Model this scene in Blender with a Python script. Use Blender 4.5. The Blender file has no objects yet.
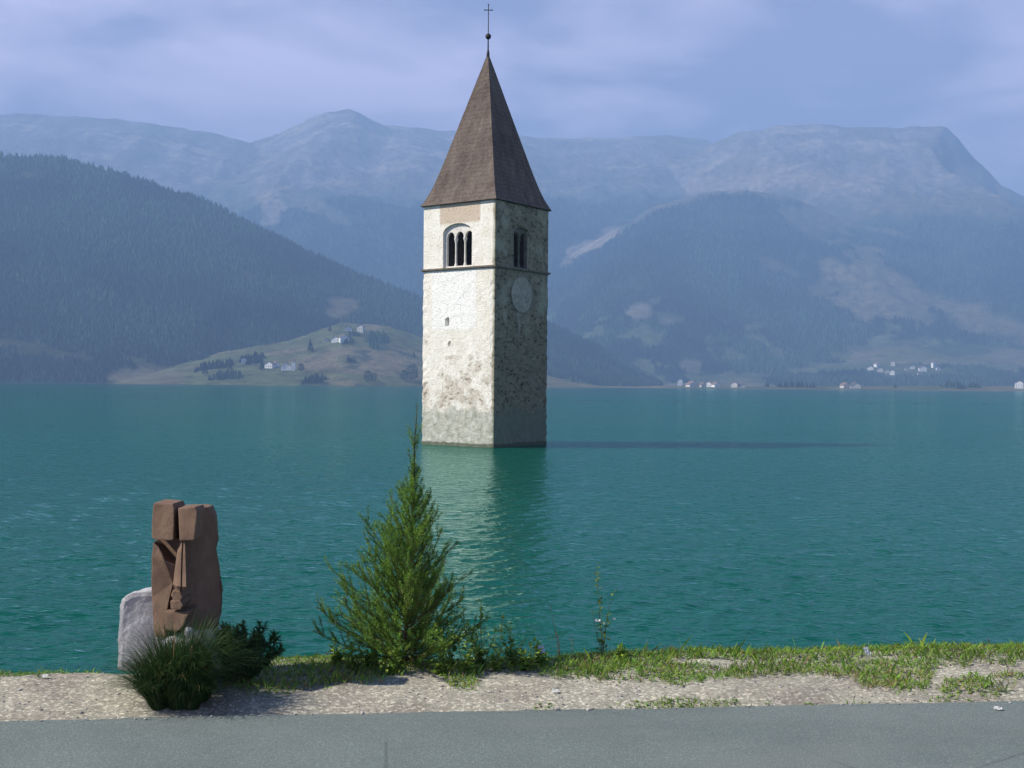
import bpy, bmesh, math, random
import numpy as np
from mathutils import Vector, Matrix, noise as mnoise
R = math.radians
random.seed(7); rng = np.random.default_rng(7)
scene = bpy.context.scene
COL = scene.collection

# ------------------------------------------------------------------ camera
F = 1150.0; CAMZ = 4.8; ROAD = 3.2; RHO = R(0.5)
cd = bpy.data.cameras.new('camera'); cam = bpy.data.objects.new('camera', cd); COL.objects.link(cam)
cd.sensor_width = 36; cd.lens = F/1024*36; cd.clip_start = 0.05; cd.clip_end = 40000
cam.matrix_world = Matrix.Translation((0, 0, CAMZ)) @ Matrix.Rotation(-RHO, 4, 'Y') @ Matrix.Rotation(R(90), 4, 'X')
scene.camera = cam

def ab(px, py):
    dx = px-512; dy = 384-py
    return dx*math.cos(RHO)-dy*math.sin(RHO), dx*math.sin(RHO)+dy*math.cos(RHO)
def P(px, py, Y):
    a, b = ab(px, py); return Vector((a/F*Y, Y, CAMZ+b/F*Y))
def G(px, py, z=ROAD):
    a, b = ab(px, py); Y = (z-CAMZ)*F/b; return Vector((a/F*Y, Y, z))

# ------------------------------------------------------------------ light
SUN_EL = R(41); SUN_H = Vector((-0.990, -0.14)).normalized()
W = bpy.data.worlds.new('World'); scene.world = W; W.use_nodes = True
nt = W.node_tree; nt.nodes.clear()
def N(t, ty, **kw):
    n = t.nodes.new(ty)
    for k, v in kw.items():
        if k.startswith('i_'):
            n.inputs[int(k[2:]) if k[2:].isdigit() else k[2:].replace('_', ' ')].default_value = v
        else: setattr(n, k, v)
    return n
sky = N(nt, 'ShaderNodeTexSky', sky_type='NISHITA', sun_disc=False, sun_elevation=SUN_EL,
        sun_rotation=math.atan2(SUN_H.x, SUN_H.y), altitude=1500, air_density=1.0, dust_density=1.2, ozone_density=2.0)
tc = N(nt, 'ShaderNodeTexCoord')
mp = N(nt, 'ShaderNodeMapping'); mp.inputs['Scale'].default_value = (1, 1, 2.6); mp.inputs['Location'].default_value = (0.35, 0.2, 0.1)
nt.links.new(tc.outputs['Generated'], mp.inputs['Vector'])
cn = N(nt, 'ShaderNodeTexNoise', i_Scale=4.4, i_Detail=7.0, i_Roughness=0.52, i_Distortion=0.3)
nt.links.new(mp.outputs[0], cn.inputs['Vector'])
cr = N(nt, 'ShaderNodeMapRange'); cr.inputs[1].default_value = 0.40; cr.inputs[2].default_value = 0.64; cr.inputs[3].default_value = 0.34
nt.links.new(cn.outputs['Fac'], cr.inputs[0])
mx = N(nt, 'ShaderNodeMix', data_type='RGBA', blend_type='MIX')
tint = N(nt, 'ShaderNodeMix', data_type='RGBA', blend_type='MULTIPLY'); tint.inputs[0].default_value = 1
tint.inputs[7].default_value = (0.42, 0.55, 0.82, 1)
nt.links.new(sky.outputs[0], tint.inputs[6])
szz = N(nt, 'ShaderNodeSeparateXYZ'); nt.links.new(tc.outputs['Generated'], szz.inputs[0])
lowm = N(nt, 'ShaderNodeMapRange'); nt.links.new(szz.outputs[2], lowm.inputs[0])      # the cloud bank hangs over the mountains, the zenith is clear
for i, v in enumerate((0.28, 0.48, 1.0, 0.0)): lowm.inputs[1+i].default_value = v
cm = N(nt, 'ShaderNodeMath', operation='MULTIPLY'); nt.links.new(cr.outputs[0], cm.inputs[0]); nt.links.new(lowm.outputs[0], cm.inputs[1])
nt.links.new(cm.outputs[0], mx.inputs[0]); nt.links.new(tint.outputs[2], mx.inputs[6])
mx.inputs[7].default_value = (12.2, 10.8, 14.6, 1)
bg = N(nt, 'ShaderNodeBackground', i_Strength=0.05); nt.links.new(mx.outputs[2], bg.inputs[0])
wo = N(nt, 'ShaderNodeOutputWorld'); nt.links.new(bg.outputs[0], wo.inputs[0])

sl = bpy.data.lights.new('sun', 'SUN'); so = bpy.data.objects.new('sun', sl); COL.objects.link(so)
sl.energy = 5.0; sl.angle = R(0.53); sl.color = (1.0, 0.95, 0.86)
sd = Vector((SUN_H.x*math.cos(SUN_EL), SUN_H.y*math.cos(SUN_EL), math.sin(SUN_EL)))
so.rotation_euler = sd.to_track_quat('Z', 'Y').to_euler()
so.location = (0, 0, 60)
vs = scene.view_settings
vs.view_transform = 'Standard'; vs.look = 'None'; vs.gamma = 1; vs.use_curve_mapping = False; vs.exposure = 1.2
cy = scene.cycles
cy.max_bounces = 5; cy.diffuse_bounces = 2; cy.glossy_bounces = 3; cy.volume_bounces = 0; cy.transparent_max_bounces = 6
cy.use_denoising = True
cy.caustics_reflective = False; cy.caustics_refractive = False

# ------------------------------------------------------------------ material helpers
class MT:
    def __init__(s, name, rough=0.8, spec=0.3):
        s.m = bpy.data.materials.new(name); s.m.use_nodes = True; s.t = s.m.node_tree
        s.b = s.t.nodes['Principled BSDF']; s.b.inputs['Roughness'].default_value = rough
        s.b.inputs['Specular IOR Level'].default_value = spec
        s.tc = N(s.t, 'ShaderNodeTexCoord')
    def L(s, a, b): s.t.links.new(a, b)
    def noise(s, scale, detail=4, rough=0.55, map_scale=None, dist=0.0, coord='Object', loc=None):
        n = N(s.t, 'ShaderNodeTexNoise', i_Scale=scale, i_Detail=float(detail), i_Roughness=rough, i_Distortion=dist)
        src = s.tc.outputs[coord]
        if map_scale or loc:
            m = N(s.t, 'ShaderNodeMapping')
            if map_scale: m.inputs['Scale'].default_value = map_scale
            if loc: m.inputs['Location'].default_value = loc
            s.L(src, m.inputs[0]); src = m.outputs[0]
        s.L(src, n.inputs['Vector']); return n.outputs['Fac']
    def voro(s, scale, out='Distance', feature='F1', map_scale=None, randomness=1.0, coord='Object'):
        n = N(s.t, 'ShaderNodeTexVoronoi', feature=feature, i_Scale=scale)
        n.inputs['Randomness'].default_value = randomness
        src = s.tc.outputs[coord]
        if map_scale:
            m = N(s.t, 'ShaderNodeMapping'); m.inputs['Scale'].default_value = map_scale; s.L(src, m.inputs[0]); src = m.outputs[0]
        s.L(src, n.inputs['Vector']); return n.outputs[out]
    def ramp(s, src, stops):
        n = N(s.t, 'ShaderNodeValToRGB'); cr_ = n.color_ramp
        while len(cr_.elements) < len(stops): cr_.elements.new(0.5)
        for e, (p, c) in zip(cr_.elements, stops):
            e.position = p; e.color = (*c, 1) if len(c) == 3 else c
        s.L(src, n.inputs[0]); return n.outputs[0]
    def rng(s, src, a, b, c=0., d=1.):
        n = N(s.t, 'ShaderNodeMapRange')
        for i, v in enumerate((a, b, c, d)): n.inputs[1+i].default_value = v
        s.L(src, n.inputs[0]); return n.outputs[0]
    def math(s, op, a, b=None):
        n = N(s.t, 'ShaderNodeMath', operation=op)
        for i, v in enumerate((a, b)):
            if v is None: continue
            if isinstance(v, (int, float)): n.inputs[i].default_value = v
            else: s.L(v, n.inputs[i])
        return n.outputs[0]
    def mix(s, f, a, b, mode='MIX'):
        n = N(s.t, 'ShaderNodeMix', data_type='RGBA', blend_type=mode)
        for i, v in ((0, f), (6, a), (7, b)):
            if isinstance(v, (int, float)): n.inputs[i].default_value = v
            elif isinstance(v, tuple): n.inputs[i].default_value = (*v, 1)
            else: s.L(v, n.inputs[i])
        return n.outputs[2]
    def bump(s, h, strength=0.5, dist=0.02, chain=None):
        n = N(s.t, 'ShaderNodeBump', i_Strength=strength, i_Distance=dist); s.L(h, n.inputs['Height'])
        if chain: s.L(chain, n.inputs['Normal'])
        s.L(n.outputs[0], s.b.inputs['Normal']); return n.outputs[0]
    def color(s, c):
        if isinstance(c, tuple): s.b.inputs['Base Color'].default_value = (*c, 1)
        else: s.L(c, s.b.inputs['Base Color'])
        return s.m
    def sep(s, coord='Object'):
        n = N(s.t, 'ShaderNodeSeparateXYZ'); s.L(s.tc.outputs[coord], n.inputs[0]); return n.outputs
    def attr(s, name):
        n = N(s.t, 'ShaderNodeAttribute'); n.attribute_name = name; return n.outputs['Color']

def speckled(name, c1, c2, scale, rough=0.85, bump=0.3, dist=0.01, detail=5):
    M = MT(name, rough, 0.2); n = M.noise(scale, detail, 0.65)
    M.bump(M.noise(scale*2.2, 4), bump, dist)
    return M.color(M.ramp(n, [(0.32, c1), (0.68, c2)]))

# ------------------------------------------------------------------ object helpers
def mesh_obj(name, verts, faces, mat=None, parent=None, smooth=False, loc=None):
    me = bpy.data.meshes.new(name); me.from_pydata([tuple(v) for v in verts], [], [tuple(f) for f in faces]); me.update()
    return link(name, me, mat, parent, smooth, loc)
def link(name, me, mat, parent=None, smooth=False, loc=None):
    o = bpy.data.objects.new(name, me); COL.objects.link(o)
    if mat: me.materials.append(mat)
    if parent: o.parent = parent
    if loc is not None: o.location = loc
    if smooth: me.polygons.foreach_set('use_smooth', [True]*len(me.polygons))
    return o
def np_mesh(name, V, Fc, mat=None, parent=None, smooth=False, colors=None):
    """V (n,3), Fc (m,k)"""
    me = bpy.data.meshes.new(name); n, k = Fc.shape
    me.vertices.add(len(V)); me.vertices.foreach_set('co', np.asarray(V, np.float32).ravel())
    me.loops.add(n*k); me.loops.foreach_set('vertex_index', np.asarray(Fc, np.int32).ravel())
    me.polygons.add(n); me.polygons.foreach_set('loop_start', np.arange(0, n*k, k, dtype=np.int32))
    if colors is not None:
        a = me.color_attributes.new('tone', 'FLOAT_COLOR', 'POINT')
        a.data.foreach_set('color', np.concatenate([colors, np.ones((len(V), 1))], 1).astype(np.float32).ravel())
    me.update(calc_edges=True); me.validate()
    o = link(name, me, mat, parent)
    me.polygons.foreach_set('use_smooth', np.full(len(me.polygons), smooth))
    return o
def bm_obj(name, bm, mat=None, parent=None, smooth=False, loc=None):
    bmesh.ops.recalc_face_normals(bm, faces=bm.faces)
    me = bpy.data.meshes.new(name); bm.to_mesh(me); bm.free()
    return link(name, me, mat, parent, smooth, loc)
def tag(o, label=None, cat=None, group=None, kind=None):
    if label: o['label'] = label
    if cat: o['category'] = cat
    if group: o['group'] = group
    if kind: o['kind'] = kind
    return o
def empty(name, loc, rz=0, **kw):
    o = bpy.data.objects.new(name, None); COL.objects.link(o); o.location = loc; o.rotation_euler = (0, 0, rz)
    o.empty_display_size = 0.1
    return tag(o, **kw)
def add_box(bm, x0, x1, y0, y1, z0, z1):
    vs_ = [bm.verts.new((x, y, z)) for x in (x0, x1) for y in (y0, y1) for z in (z0, z1)]
    for f in ((0, 1, 3, 2), (4, 6, 7, 5), (0, 4, 5, 1), (2, 3, 7, 6), (0, 2, 6, 4), (1, 5, 7, 3)):
        bm.faces.new([vs_[i] for i in f])
def add_tube(bm, pts, radii, seg=6, cap=True):
    rings = []; n = len(pts)
    for i, p in enumerate(pts):
        p = Vector(p); d = (Vector(pts[min(i+1, n-1)])-Vector(pts[max(i-1, 0)]))
        d = d.normalized() if d.length > 1e-9 else Vector((0, 0, 1))
        u = d.orthogonal().normalized() if i == 0 else (u_ - d*u_.dot(d)).normalized()
        u_ = u; v = d.cross(u)
        rings.append([bm.verts.new(p+(u*math.cos(2*math.pi*k/seg)+v*math.sin(2*math.pi*k/seg))*radii[i]) for k in range(seg)])
    for a, b in zip(rings, rings[1:]):
        for k in range(seg): bm.faces.new((a[k], a[(k+1) % seg], b[(k+1) % seg], b[k]))
    if cap:
        bm.faces.new(rings[0][::-1]); bm.faces.new(rings[-1])
def add_lathe(bm, prof, seg=16, at=(0, 0)):
    rings = [[bm.verts.new((at[0]+r*math.cos(2*math.pi*k/seg), at[1]+r*math.sin(2*math.pi*k/seg), z)) for k in range(seg)] for r, z in prof]
    for a, b in zip(rings, rings[1:]):
        for k in range(seg): bm.faces.new((a[k], a[(k+1) % seg], b[(k+1) % seg], b[k]))
    bm.faces.new(rings[0][::-1]); bm.faces.new(rings[-1])

# numpy value noise
_T = np.random.default_rng(3).random((256, 256))
def vn(x, y):
    xi = np.floor(x).astype(int); yi = np.floor(y).astype(int); fx = x-xi; fy = y-yi
    fx = fx*fx*(3-2*fx); fy = fy*fy*(3-2*fy)
    a = _T[xi % 256, yi % 256]; b = _T[(xi+1) % 256, yi % 256]; c = _T[xi % 256, (yi+1) % 256]; d = _T[(xi+1) % 256, (yi+1) % 256]
    return (a*(1-fx)+b*fx)*(1-fy)+(c*(1-fx)+d*fx)*fy
def fbm(x, y, o=5, g=0.5):
    s = 0; a = 1; t = 0
    for i in range(o):
        s = s+a*vn(x*2**i+17.3*i, y*2**i+9.1*i); t += a; a *= g
    return s/t
def ridged(x, y, o=5):
    s = 0; a = 1; t = 0
    for i in range(o):
        s = s+a*(1-np.abs(2*vn(x*2**i+11.7*i, y*2**i+5.3*i)-1)); t += a; a *= 0.5
    return s/t
def ss(a, b, x):
    t = np.clip((x-a)/(b-a), 0, 1); return t*t*(3-2*t)

# ------------------------------------------------------------------ mountains
def elev(px, py):
    """tangent of elevation above the eye for a pixel (vectorised)"""
    dx = px-512; dy = 384-py
    return (dx*math.sin(RHO)+dy*math.cos(RHO))/F
LAY = {  # silhouette (px, py), foot distance (px, Y), ridge distance (px, Y)
 'wood': dict(s=[(-500, 100), (-200, 130), (0, 155), (60, 159), (100, 168), (150, 184), (200, 200), (270, 233), (340, 268), (420, 300), (480, 313), (549, 324), (600, 348), (640, 372), (668, 389), (720, 395)],
              f=[(-500, 1500), (0, 1750), (420, 2000), (700, 2500)], r=[(-500, 3000), (0, 2700), (420, 2850), (700, 3000)], n=16, ex=1.05),
 'meadow': dict(s=[(110, 384), (135, 378), (160, 370), (220, 352), (290, 340), (340, 322), (390, 326), (430, 340), (490, 358), (560, 377), (600, 386)],
              f=[(100, 1640), (350, 1600), (600, 1900)], r=[(100, 1850), (340, 2120), (600, 2200)], n=5, ex=1.0),
 'left_range': dict(s=[(-600, 80), (-200, 95), (0, 113), (60, 115), (120, 120), (200, 131), (248, 142), (290, 126), (325, 112), (345, 108), (362, 116), (380, 124), (430, 129), (480, 133), (525, 136), (600, 137), (660, 134), (700, 140), (760, 190), (900, 330)],
              f=[(0, 3300), (700, 3300)], r=[(-600, 6200), (1000, 6600)], n=120, ex=1.1),
 'shoulder': dict(s=[(430, 370), (500, 310), (549, 264), (600, 237), (650, 208), (700, 192), (740, 188), (800, 200), (860, 225), (940, 240), (1024, 262), (1300, 290)],
              f=[(400, 3300), (665, 2900), (1100, 3000)], r=[(400, 4700), (1100, 4500)], n=75, ex=1.05),
 'massif': dict(s=[(600, 210), (650, 170), (700, 148), (735, 131), (780, 126), (820, 124), (880, 127), (945, 127), (956, 138), (968, 153), (1000, 184), (1024, 196), (1150, 230), (1400, 200), (1600, 180)],
              f=[(600, 3400), (1400, 3100)], r=[(600, 6000), (1000, 5700), (1500, 5500)], n=110, ex=1.1),
 'apron': dict(s=[(640, 388), (672, 378), (700, 371), (760, 364), (850, 352), (930, 345), (1024, 350), (1400, 340)],
              f=[(640, 2800), (1400, 2700)], r=[(640, 3300), (1400, 3600)], n=8, ex=1.0),
}
for d in LAY.values():
    for k in 'sfr': d[k] = np.array(d[k], float)
def terrain(X, Y, want_layer=False):
    X = np.asarray(X, float); Y = np.asarray(Y, float)
    px = 512 + F*X/Y
    best = np.full(X.shape, -6.0); lay = np.zeros(X.shape, int)
    rv = ridged(X/900, Y/900, 6); fb = fbm(X/260+40, Y/260, 5); fb2 = fbm(X/60+4, Y/60, 4); rv2 = ridged(X/230+13, Y/420+7, 5)
    px0 = px
    for i, d in enumerate(LAY.values()):
        f0 = np.interp(px0, d['f'][:, 0], d['f'][:, 1]); r0 = np.interp(px0, d['r'][:, 0], d['r'][:, 1])
        tt = np.clip((Y-f0)/(r0-f0), 0, 1); k = 0.0 if i in (0, 1, 5) else 1.0
        px = px0 + k*(np.power(1-tt, 0.6)*420*(fbm(X/1100+i*7, Y/1100, 5)-0.5) + (1-tt)*70*math.cos(i*2.2))
        py = np.interp(px, d['s'][:, 0], d['s'][:, 1])
        f0 = np.interp(px, d['f'][:, 0], d['f'][:, 1]) + 60*(fb-0.5); r0 = np.interp(px, d['r'][:, 0], d['r'][:, 1])
        py = py - (5.0*(fbm(px0/34+i*3, px0*0+i, 5, 0.6)-0.5) if k else 1.5*(fbm(px0/20+i, px0*0+i, 3)-0.5))
        hr = elev(px, py)*r0 + CAMZ
        t = (Y-f0)/(r0-f0); tc_ = np.clip(t, 0, 1)
        up = hr*np.power(tc_, d['ex'])
        h = np.where(t <= 1, up, hr-(t-1)*(r0-f0)*0.35)
        amp = d['n']*np.clip(hr/120, 0, 1)
        h = h + amp*((rv-0.62)*1.6+(fb-0.5)*0.9)*np.sin(np.pi*np.clip(t, 0, 1.0)**0.9)*(t < 1) + amp*0.10*(fb2-0.5)*np.clip(t*4, 0, 1) + (amp*0.30*(rv2-0.62)*np.clip(t*3, 0, 1)*np.clip((1.02-t)*6, 0, 1) if k else 0)
        h = np.where(px < d['s'][0, 0]-30, -8, h) if d['s'][0, 0] > 0 else h
        h = np.where(t < 0, -8+6*np.clip(1+t*5, 0, 1), h)
        m = h > best; best = np.where(m, h, best); lay = np.where(m, i, lay)
    return (best, lay) if want_layer else best
NPX, NR = 900, 420
pxs = np.linspace(-420, 1460, NPX); rs = 1450+(np.linspace(0, 1, NR)**1.5)*6500
GY, GPX = np.meshgrid(rs, pxs, indexing='ij'); GX = (GPX-512)/F*GY
H, LY = terrain(GX, GY, True)
GPY = 384 - F*(H-CAMZ)/GY + (GPX-512)*math.sin(RHO)       # where each point is seen
names = list(LAY)
# land cover -----------------------------------------------------------------
FOREST = np.array((0.020, 0.042, 0.030)); ALP = np.array((0.17, 0.145, 0.105)); MEAD = np.array((0.115, 0.135, 0.06))
BARE = np.array((0.36, 0.31, 0.26)); ROCK = np.array((0.22, 0.20, 0.19)); TAN = np.array((0.19, 0.165, 0.105))
C = np.zeros(H.shape+(3,)); 
n1 = fbm(GX/420, GY/420, 6, 0.55); n2 = fbm(GX/120+30, GY/120, 5, 0.6); n3 = fbm(GX/1500+3, GY/700+8, 5, 0.6); n4 = fbm(GX/300+60, GY/90, 4, 0.6)
def L_(n): return (LY == names.index(n))[..., None]
def mixc(a, b, t): return a*(1-t[..., None])+b*t[..., None]
Cw = mixc(np.broadcast_to(FOREST, C.shape), np.array((0.055, 0.062, 0.035)), ss(0.60, 0.72, n4)*0.9)
Cm = mixc(MEAD, TAN, ss(0.42, 0.62, n2)); Cm = mixc(Cm, FOREST*1.3, 0.8*ss(0.69, 0.73, fbm(GX/60+9, GY/60, 4)))
grassy = mixc(mixc(ALP, ROCK, ss(0.4, 0.65, n2)), BARE, ss(0.60, 0.72, n4)*0.7)
dpy = GPY+70*(n1-0.5)
Cl = mixc(grassy, FOREST*1.5, ss(170, 222, dpy+50*(n3-0.5)))
Cs = mixc(grassy, FOREST*1.2, ss(-6, 10, GPY-np.interp(GPX, LAY['shoulder']['s'][:, 0], LAY['shoulder']['s'][:, 1])+14*(n2-0.5)))
Cs = mixc(Cs, MEAD*1.1, ss(0.57, 0.64, n2)*ss(300, 335, GPY)*0.8)
Cx = mixc(grassy, FOREST*1.4, ss(185, 235, dpy)*ss(0.40, 0.56, n3+0.06))
Ca = mixc(MEAD, TAN, ss(0.4, 0.6, n2)*0.7); Ca = mixc(Ca, FOREST*1.4, ss(0.55, 0.6, n1))
for nm, cc in (('wood', Cw), ('meadow', Cm), ('left_range', Cl), ('shoulder', Cs), ('massif', Cx), ('apron', Ca)):
    C = np.where(L_(nm), cc, C)
def blob(cx, cy, rx, ry, col, st=1.0, only=None, rot=0.0):
    """an open clearing / pasture / scree on the hillside"""
    global C
    u = (GPX-cx); v = (GPY-cy); c_, s_ = math.cos(rot), math.sin(rot); u, v = u*c_+v*s_, -u*s_+v*c_
    d = np.sqrt((u/rx)**2+(v/ry)**2)+2.2*(n2-0.5)+0.8*(n1-0.5)
    t = (1-ss(0.70, 1.25, d))*st*0.8
    if only: t = t*(LY == names.index(only))
    C = mixc(C, np.array(col), t)
blob(342, 307, 17, 12, TAN, 1, 'wood'); blob(148, 378, 26, 8, TAN*0.9)
blob(268, 206, 12, 16, BARE*0.9, 0.9, 'left_range'); blob(330, 215, 40, 8, ALP, .7, 'left_range', 0.4)
blob(868, 282, 38, 26, TAN*1.1, 1, None, 0.5); blob(905, 305, 30, 10, TAN, 0.9, None, 0.5)
blob(985, 322, 50, 12, TAN*1.0, 0.9, None, 0.35); blob(820, 222, 30, 16, ALP*1.3, 0.7, None, 0.3)
blob(640, 312, 17, 10, BARE*0.7, 0.8); blob(668, 320, 12, 5, BARE*0.6, 0.7); blob(590, 243, 35, 6, BARE*0.9, 0.9, None, -0.6)
blob(655, 300, 10, 5, BARE*0.6, .6); blob(785, 270, 30, 6, TAN, 0.6, None, .5); blob(820, 290, 16, 8, TAN, 0.6)
blob(760, 182, 130, 7, BARE*0.8, 0.7, None, -0.06); blob(880, 175, 60, 9, BARE*0.7, 0.6); blob(910, 205, 50, 10, ALP*1.3, .6)
blob(920, 350, 70, 10, MEAD, 0.9); blob(830, 345, 34, 7, FOREST*1.3, 0.9); blob(975, 345, 34, 9, FOREST*1.3, 0.9)
blob(900, 372, 90, 9, MEAD*1.15, 0.8); blob(690, 366, 12, 7, TAN*1.2, 0.7); blob(745, 378, 60, 5, MEAD, 0.8)
M = MT('mountain land cover', 0.95, 0.05)
fine = M.noise(0.03, 8, 0.8); tone = M.ramp(fine, [(0.36, (0.45, 0.47, 0.5)), (0.64, (1.5, 1.45, 1.4))])
M.bump(M.noise(0.02, 8, 0.75), 0.9, 22.0)
mat_mtn = M.color(M.mix(1.0, M.attr('tone'), tone, 'MULTIPLY'))
idx = np.arange(NR*NPX).reshape(NR, NPX)
Fc = np.stack([idx[:-1, :-1], idx[:-1, 1:], idx[1:, 1:], idx[1:, :-1]], -1).reshape(-1, 4)
V = np.stack([GX, GY, H], -1).reshape(-1, 3)
mt_o = np_mesh('mountains', V, Fc, mat_mtn, smooth=True, colors=C.reshape(-1, 3)); tag(mt_o, kind='structure')

def ray_terrain(px, py, near=1500, far=7500):
    a, b = ab(px, py); Ys = np.arange(near, far, 3.0)
    h = terrain(a/F*Ys, Ys); z = CAMZ+b/F*Ys
    k = np.argmax(h >= z) if (h >= z).any() else None
    if k is None: k = int(np.argmax((h > 0.8)))
    Y = Ys[k]; return Vector((a/F*Y, Y, float(h[k])))

# woodland on the slopes: cones by the ten thousand, uncountable
isf = (C[..., 1] < 0.075) & (C[..., 0] < 0.05) & (H > 3)
area = np.gradient(GX, axis=1)*np.gradient(GY, axis=0)
tslope = np.ones_like(H)
vis = np.ones_like(H)
# hide what lies behind a nearer ridge
runmin = np.minimum.accumulate(GPY, axis=0); vis = GPY <= runmin+5
w = np.where(isf & vis, area/np.power(GY/2000, 2.0), 0); w[:, (GPX[0] < -250) | (GPX[0] > 1300)] = 0
w = (w/w.sum()).ravel(); NT = 125000
pick = rng.choice(len(w), NT, p=w)
jx = rng.uniform(-0.5, 0.5, NT); jy = rng.uniform(-0.5, 0.5, NT)
tX = GX.ravel()[pick]+jx*np.gradient(GX, axis=1).ravel()[pick]; tY = GY.ravel()[pick]+jy*np.gradient(GY, axis=0).ravel()[pick]
tX = tX*1.0
tZ = terrain(tX, tY)-1.0
hh = (4.5+9*rng.random(NT)**1.6)*(0.75+0.7*fbm(tX/90, tY/90, 4))*(tY/2400)**0.45; rr = hh*rng.uniform(0.24, 0.36, NT)
ang = rng.uniform(0, 6.28, NT); tv = []
for k in range(5):
    aa = ang+k*2*math.pi/5; tv.append(np.stack([tX+rr*np.cos(aa), tY+rr*np.sin(aa), tZ], -1))
tv.append(np.stack([tX, tY, tZ+hh], -1)); TV = np.stack(tv, 1).reshape(-1, 3)
base = (np.arange(NT)*6)[:, None, None]; tri = np.array([[k, (k+1) % 5, 5] for k in range(5)])[None]
TF = (base+tri).reshape(-1, 3)
tcol = np.array((0.019, 0.040, 0.026))[None]*(rng.uniform(0.5, 1.6, NT)*(0.45+1.3*ss(.3, .7, fbm(tX/170+5, tY/170, 5))))[:, None]*np.stack([rng.uniform(.85, 1.3, NT), np.ones(NT), rng.uniform(.8, 1.1, NT)], -1)
M = MT('conifer wood', 0.9, 0.05); mat_wood = M.color(M.attr('tone'))
fo = np_mesh('forest', TV, TF, mat_wood, colors=np.repeat(tcol, 6, 0)); tag(fo, 'dark conifer forest covering the slopes across the lake', 'forest', kind='stuff')

# ------------------------------------------------------------------ water
M = MT('lake water', 0.09, 0.28); M.b.inputs['IOR'].default_value = 1.33
big = M.noise(0.012, 3, 0.5, map_scale=(0.5, 1.6, 1))
colw = M.ramp(big, [(0.3, (0.002, 0.066, 0.044)), (0.7, (0.003, 0.088, 0.059))])
w1 = M.noise(1.6, 3, 0.6, map_scale=(0.6, 1.4, 1), dist=0.5)
w2 = M.noise(7.0, 3, 0.6, map_scale=(0.7, 1.3, 1), loc=(3, 1, 0))
w3 = M.noise(0.25, 3, 0.6, map_scale=(0.6, 1.5, 1), loc=(9, 4, 0))
hsum = M.math('ADD', M.math('ADD', w1, M.math('MULTIPLY', w2, 0.25)), M.math('MULTIPLY', w3, 0.8))
M.bump(hsum, 1.0, 0.10)
mat_water = M.color(colw)      # turbid glacial water: a little light comes back out of the body, the rest is surface reflection
M.b.inputs['Specular IOR Level'].default_value = 0.0; M.b.inputs['Roughness'].default_value = 1.0
gl = N(M.t, 'ShaderNodeBsdfGlossy', i_Roughness=0.07); gl.inputs['Color'].default_value = (0.62, 0.88, 0.84, 1)
fr = N(M.t, 'ShaderNodeFresnel', i_IOR=1.33); mw = N(M.t, 'ShaderNodeMixShader'); bn = M.t.nodes['Bump'].outputs[0]
M.L(bn, gl.inputs['Normal']); M.L(bn, fr.inputs['Normal']); M.L(fr.outputs[0], mw.inputs[0]); M.L(M.b.outputs[0], mw.inputs[1]); M.L(gl.outputs[0], mw.inputs[2])
M.L(mw.outputs[0], M.t.nodes['Material Output'].inputs[0])
Yr = [7.0]
while Yr[-1] < 330: Yr.append(Yr[-1]+max(0.05, Yr[-1]**2/(CAMZ*F)*(0.62 if Yr[-1] < 130 else 1.0)))
Yr = np.array(Yr+list(np.geomspace(345, 9000, 60)))
aa = np.concatenate([-np.linspace(82, 34, 40)[:-1], np.linspace(-34, 34, 900), np.linspace(34, 82, 40)[1:]])
WY, WA = np.meshgrid(Yr, aa, indexing='ij'); WX = WY*np.tan(np.radians(WA))
wr = np.random.default_rng(77); WZ = np.zeros_like(WX)
for k in range(46):            # wind ripples and short chop running in from the left
    lam = 0.24*(1.036**k); th = wr.normal(-1.15, 0.5); kk = 2*math.pi/lam
    WZ += 0.0050*lam*np.sin(kk*(WX*math.cos(th)+WY*math.sin(th))+wr.uniform(0, 6.28)+1.5*fbm(WX/5+k, WY/7, 2))*(0.35+1.3*fbm(WX/3+k*3, WY/6, 2))*np.where(lam*0.5 > WY**2/(CAMZ*F)*0.9, 1, 0.55)
WZ *= (1-ss(140, 290, WY))
wi = np.arange(WX.size).reshape(WX.shape)
wf = np.stack([wi[:-1, :-1], wi[:-1, 1:], wi[1:, 1:], wi[1:, :-1]], -1).reshape(-1, 4)
wt = np_mesh('water', np.stack([WX, WY, WZ], -1).reshape(-1, 3), wf, mat_water, smooth=True); tag(wt, kind='structure')

# ------------------------------------------------------------------ near ground
def y_road(x): return 5.66+0.098*x
def y_bank(x):
    xc = np.clip(x, -9, 9); return 6.52+0.150*xc+0.27*np.exp(-((x+1.25)/0.5)**2)+0.05*np.sin(x*1.7+1)+0.16*(fbm(x*0.8+50, x*0+3, 3)-0.5)+0.098*(x-xc)
def gz(x, y):
    x = np.asarray(x, float); y = np.asarray(y, float)
    e = y-y_road(x); b = y-y_bank(x)
    z = ROAD-0.03 + 0.045*ss(-0.05, 0.25, e) + 0.05*(fbm(x*1.6+5, y*1.9, 4)-0.5)*ss(0, 0.3, e) + 0.016*(fbm(x*9+5, y*9, 3)-0.5)*ss(0, 0.1, e)
    z = z - np.where(b > 0, np.minimum(0.62*b*b/(b+0.5)*1.35, 30)*1.0, 0)
    z = z + 0.15*(fbm(x*0.7, y*0.7, 4)-0.5)*ss(0.3, 2, b)
    return np.maximum(z, -1.6)
xs_ = np.concatenate([-np.geomspace(5.0, 900, 46)[::-1], np.arange(-4.98, 4.98, 0.022), np.geomspace(5.0, 900, 46)])
ys_ = np.concatenate([-np.geomspace(1, 600, 18)[::-1], np.arange(-0.5, 4.6, 0.5), np.arange(4.7, 7.9, 0.022), np.arange(7.95, 16, 0.25), np.array([18., 24, 60, 200, 1500, 9000])])
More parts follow.
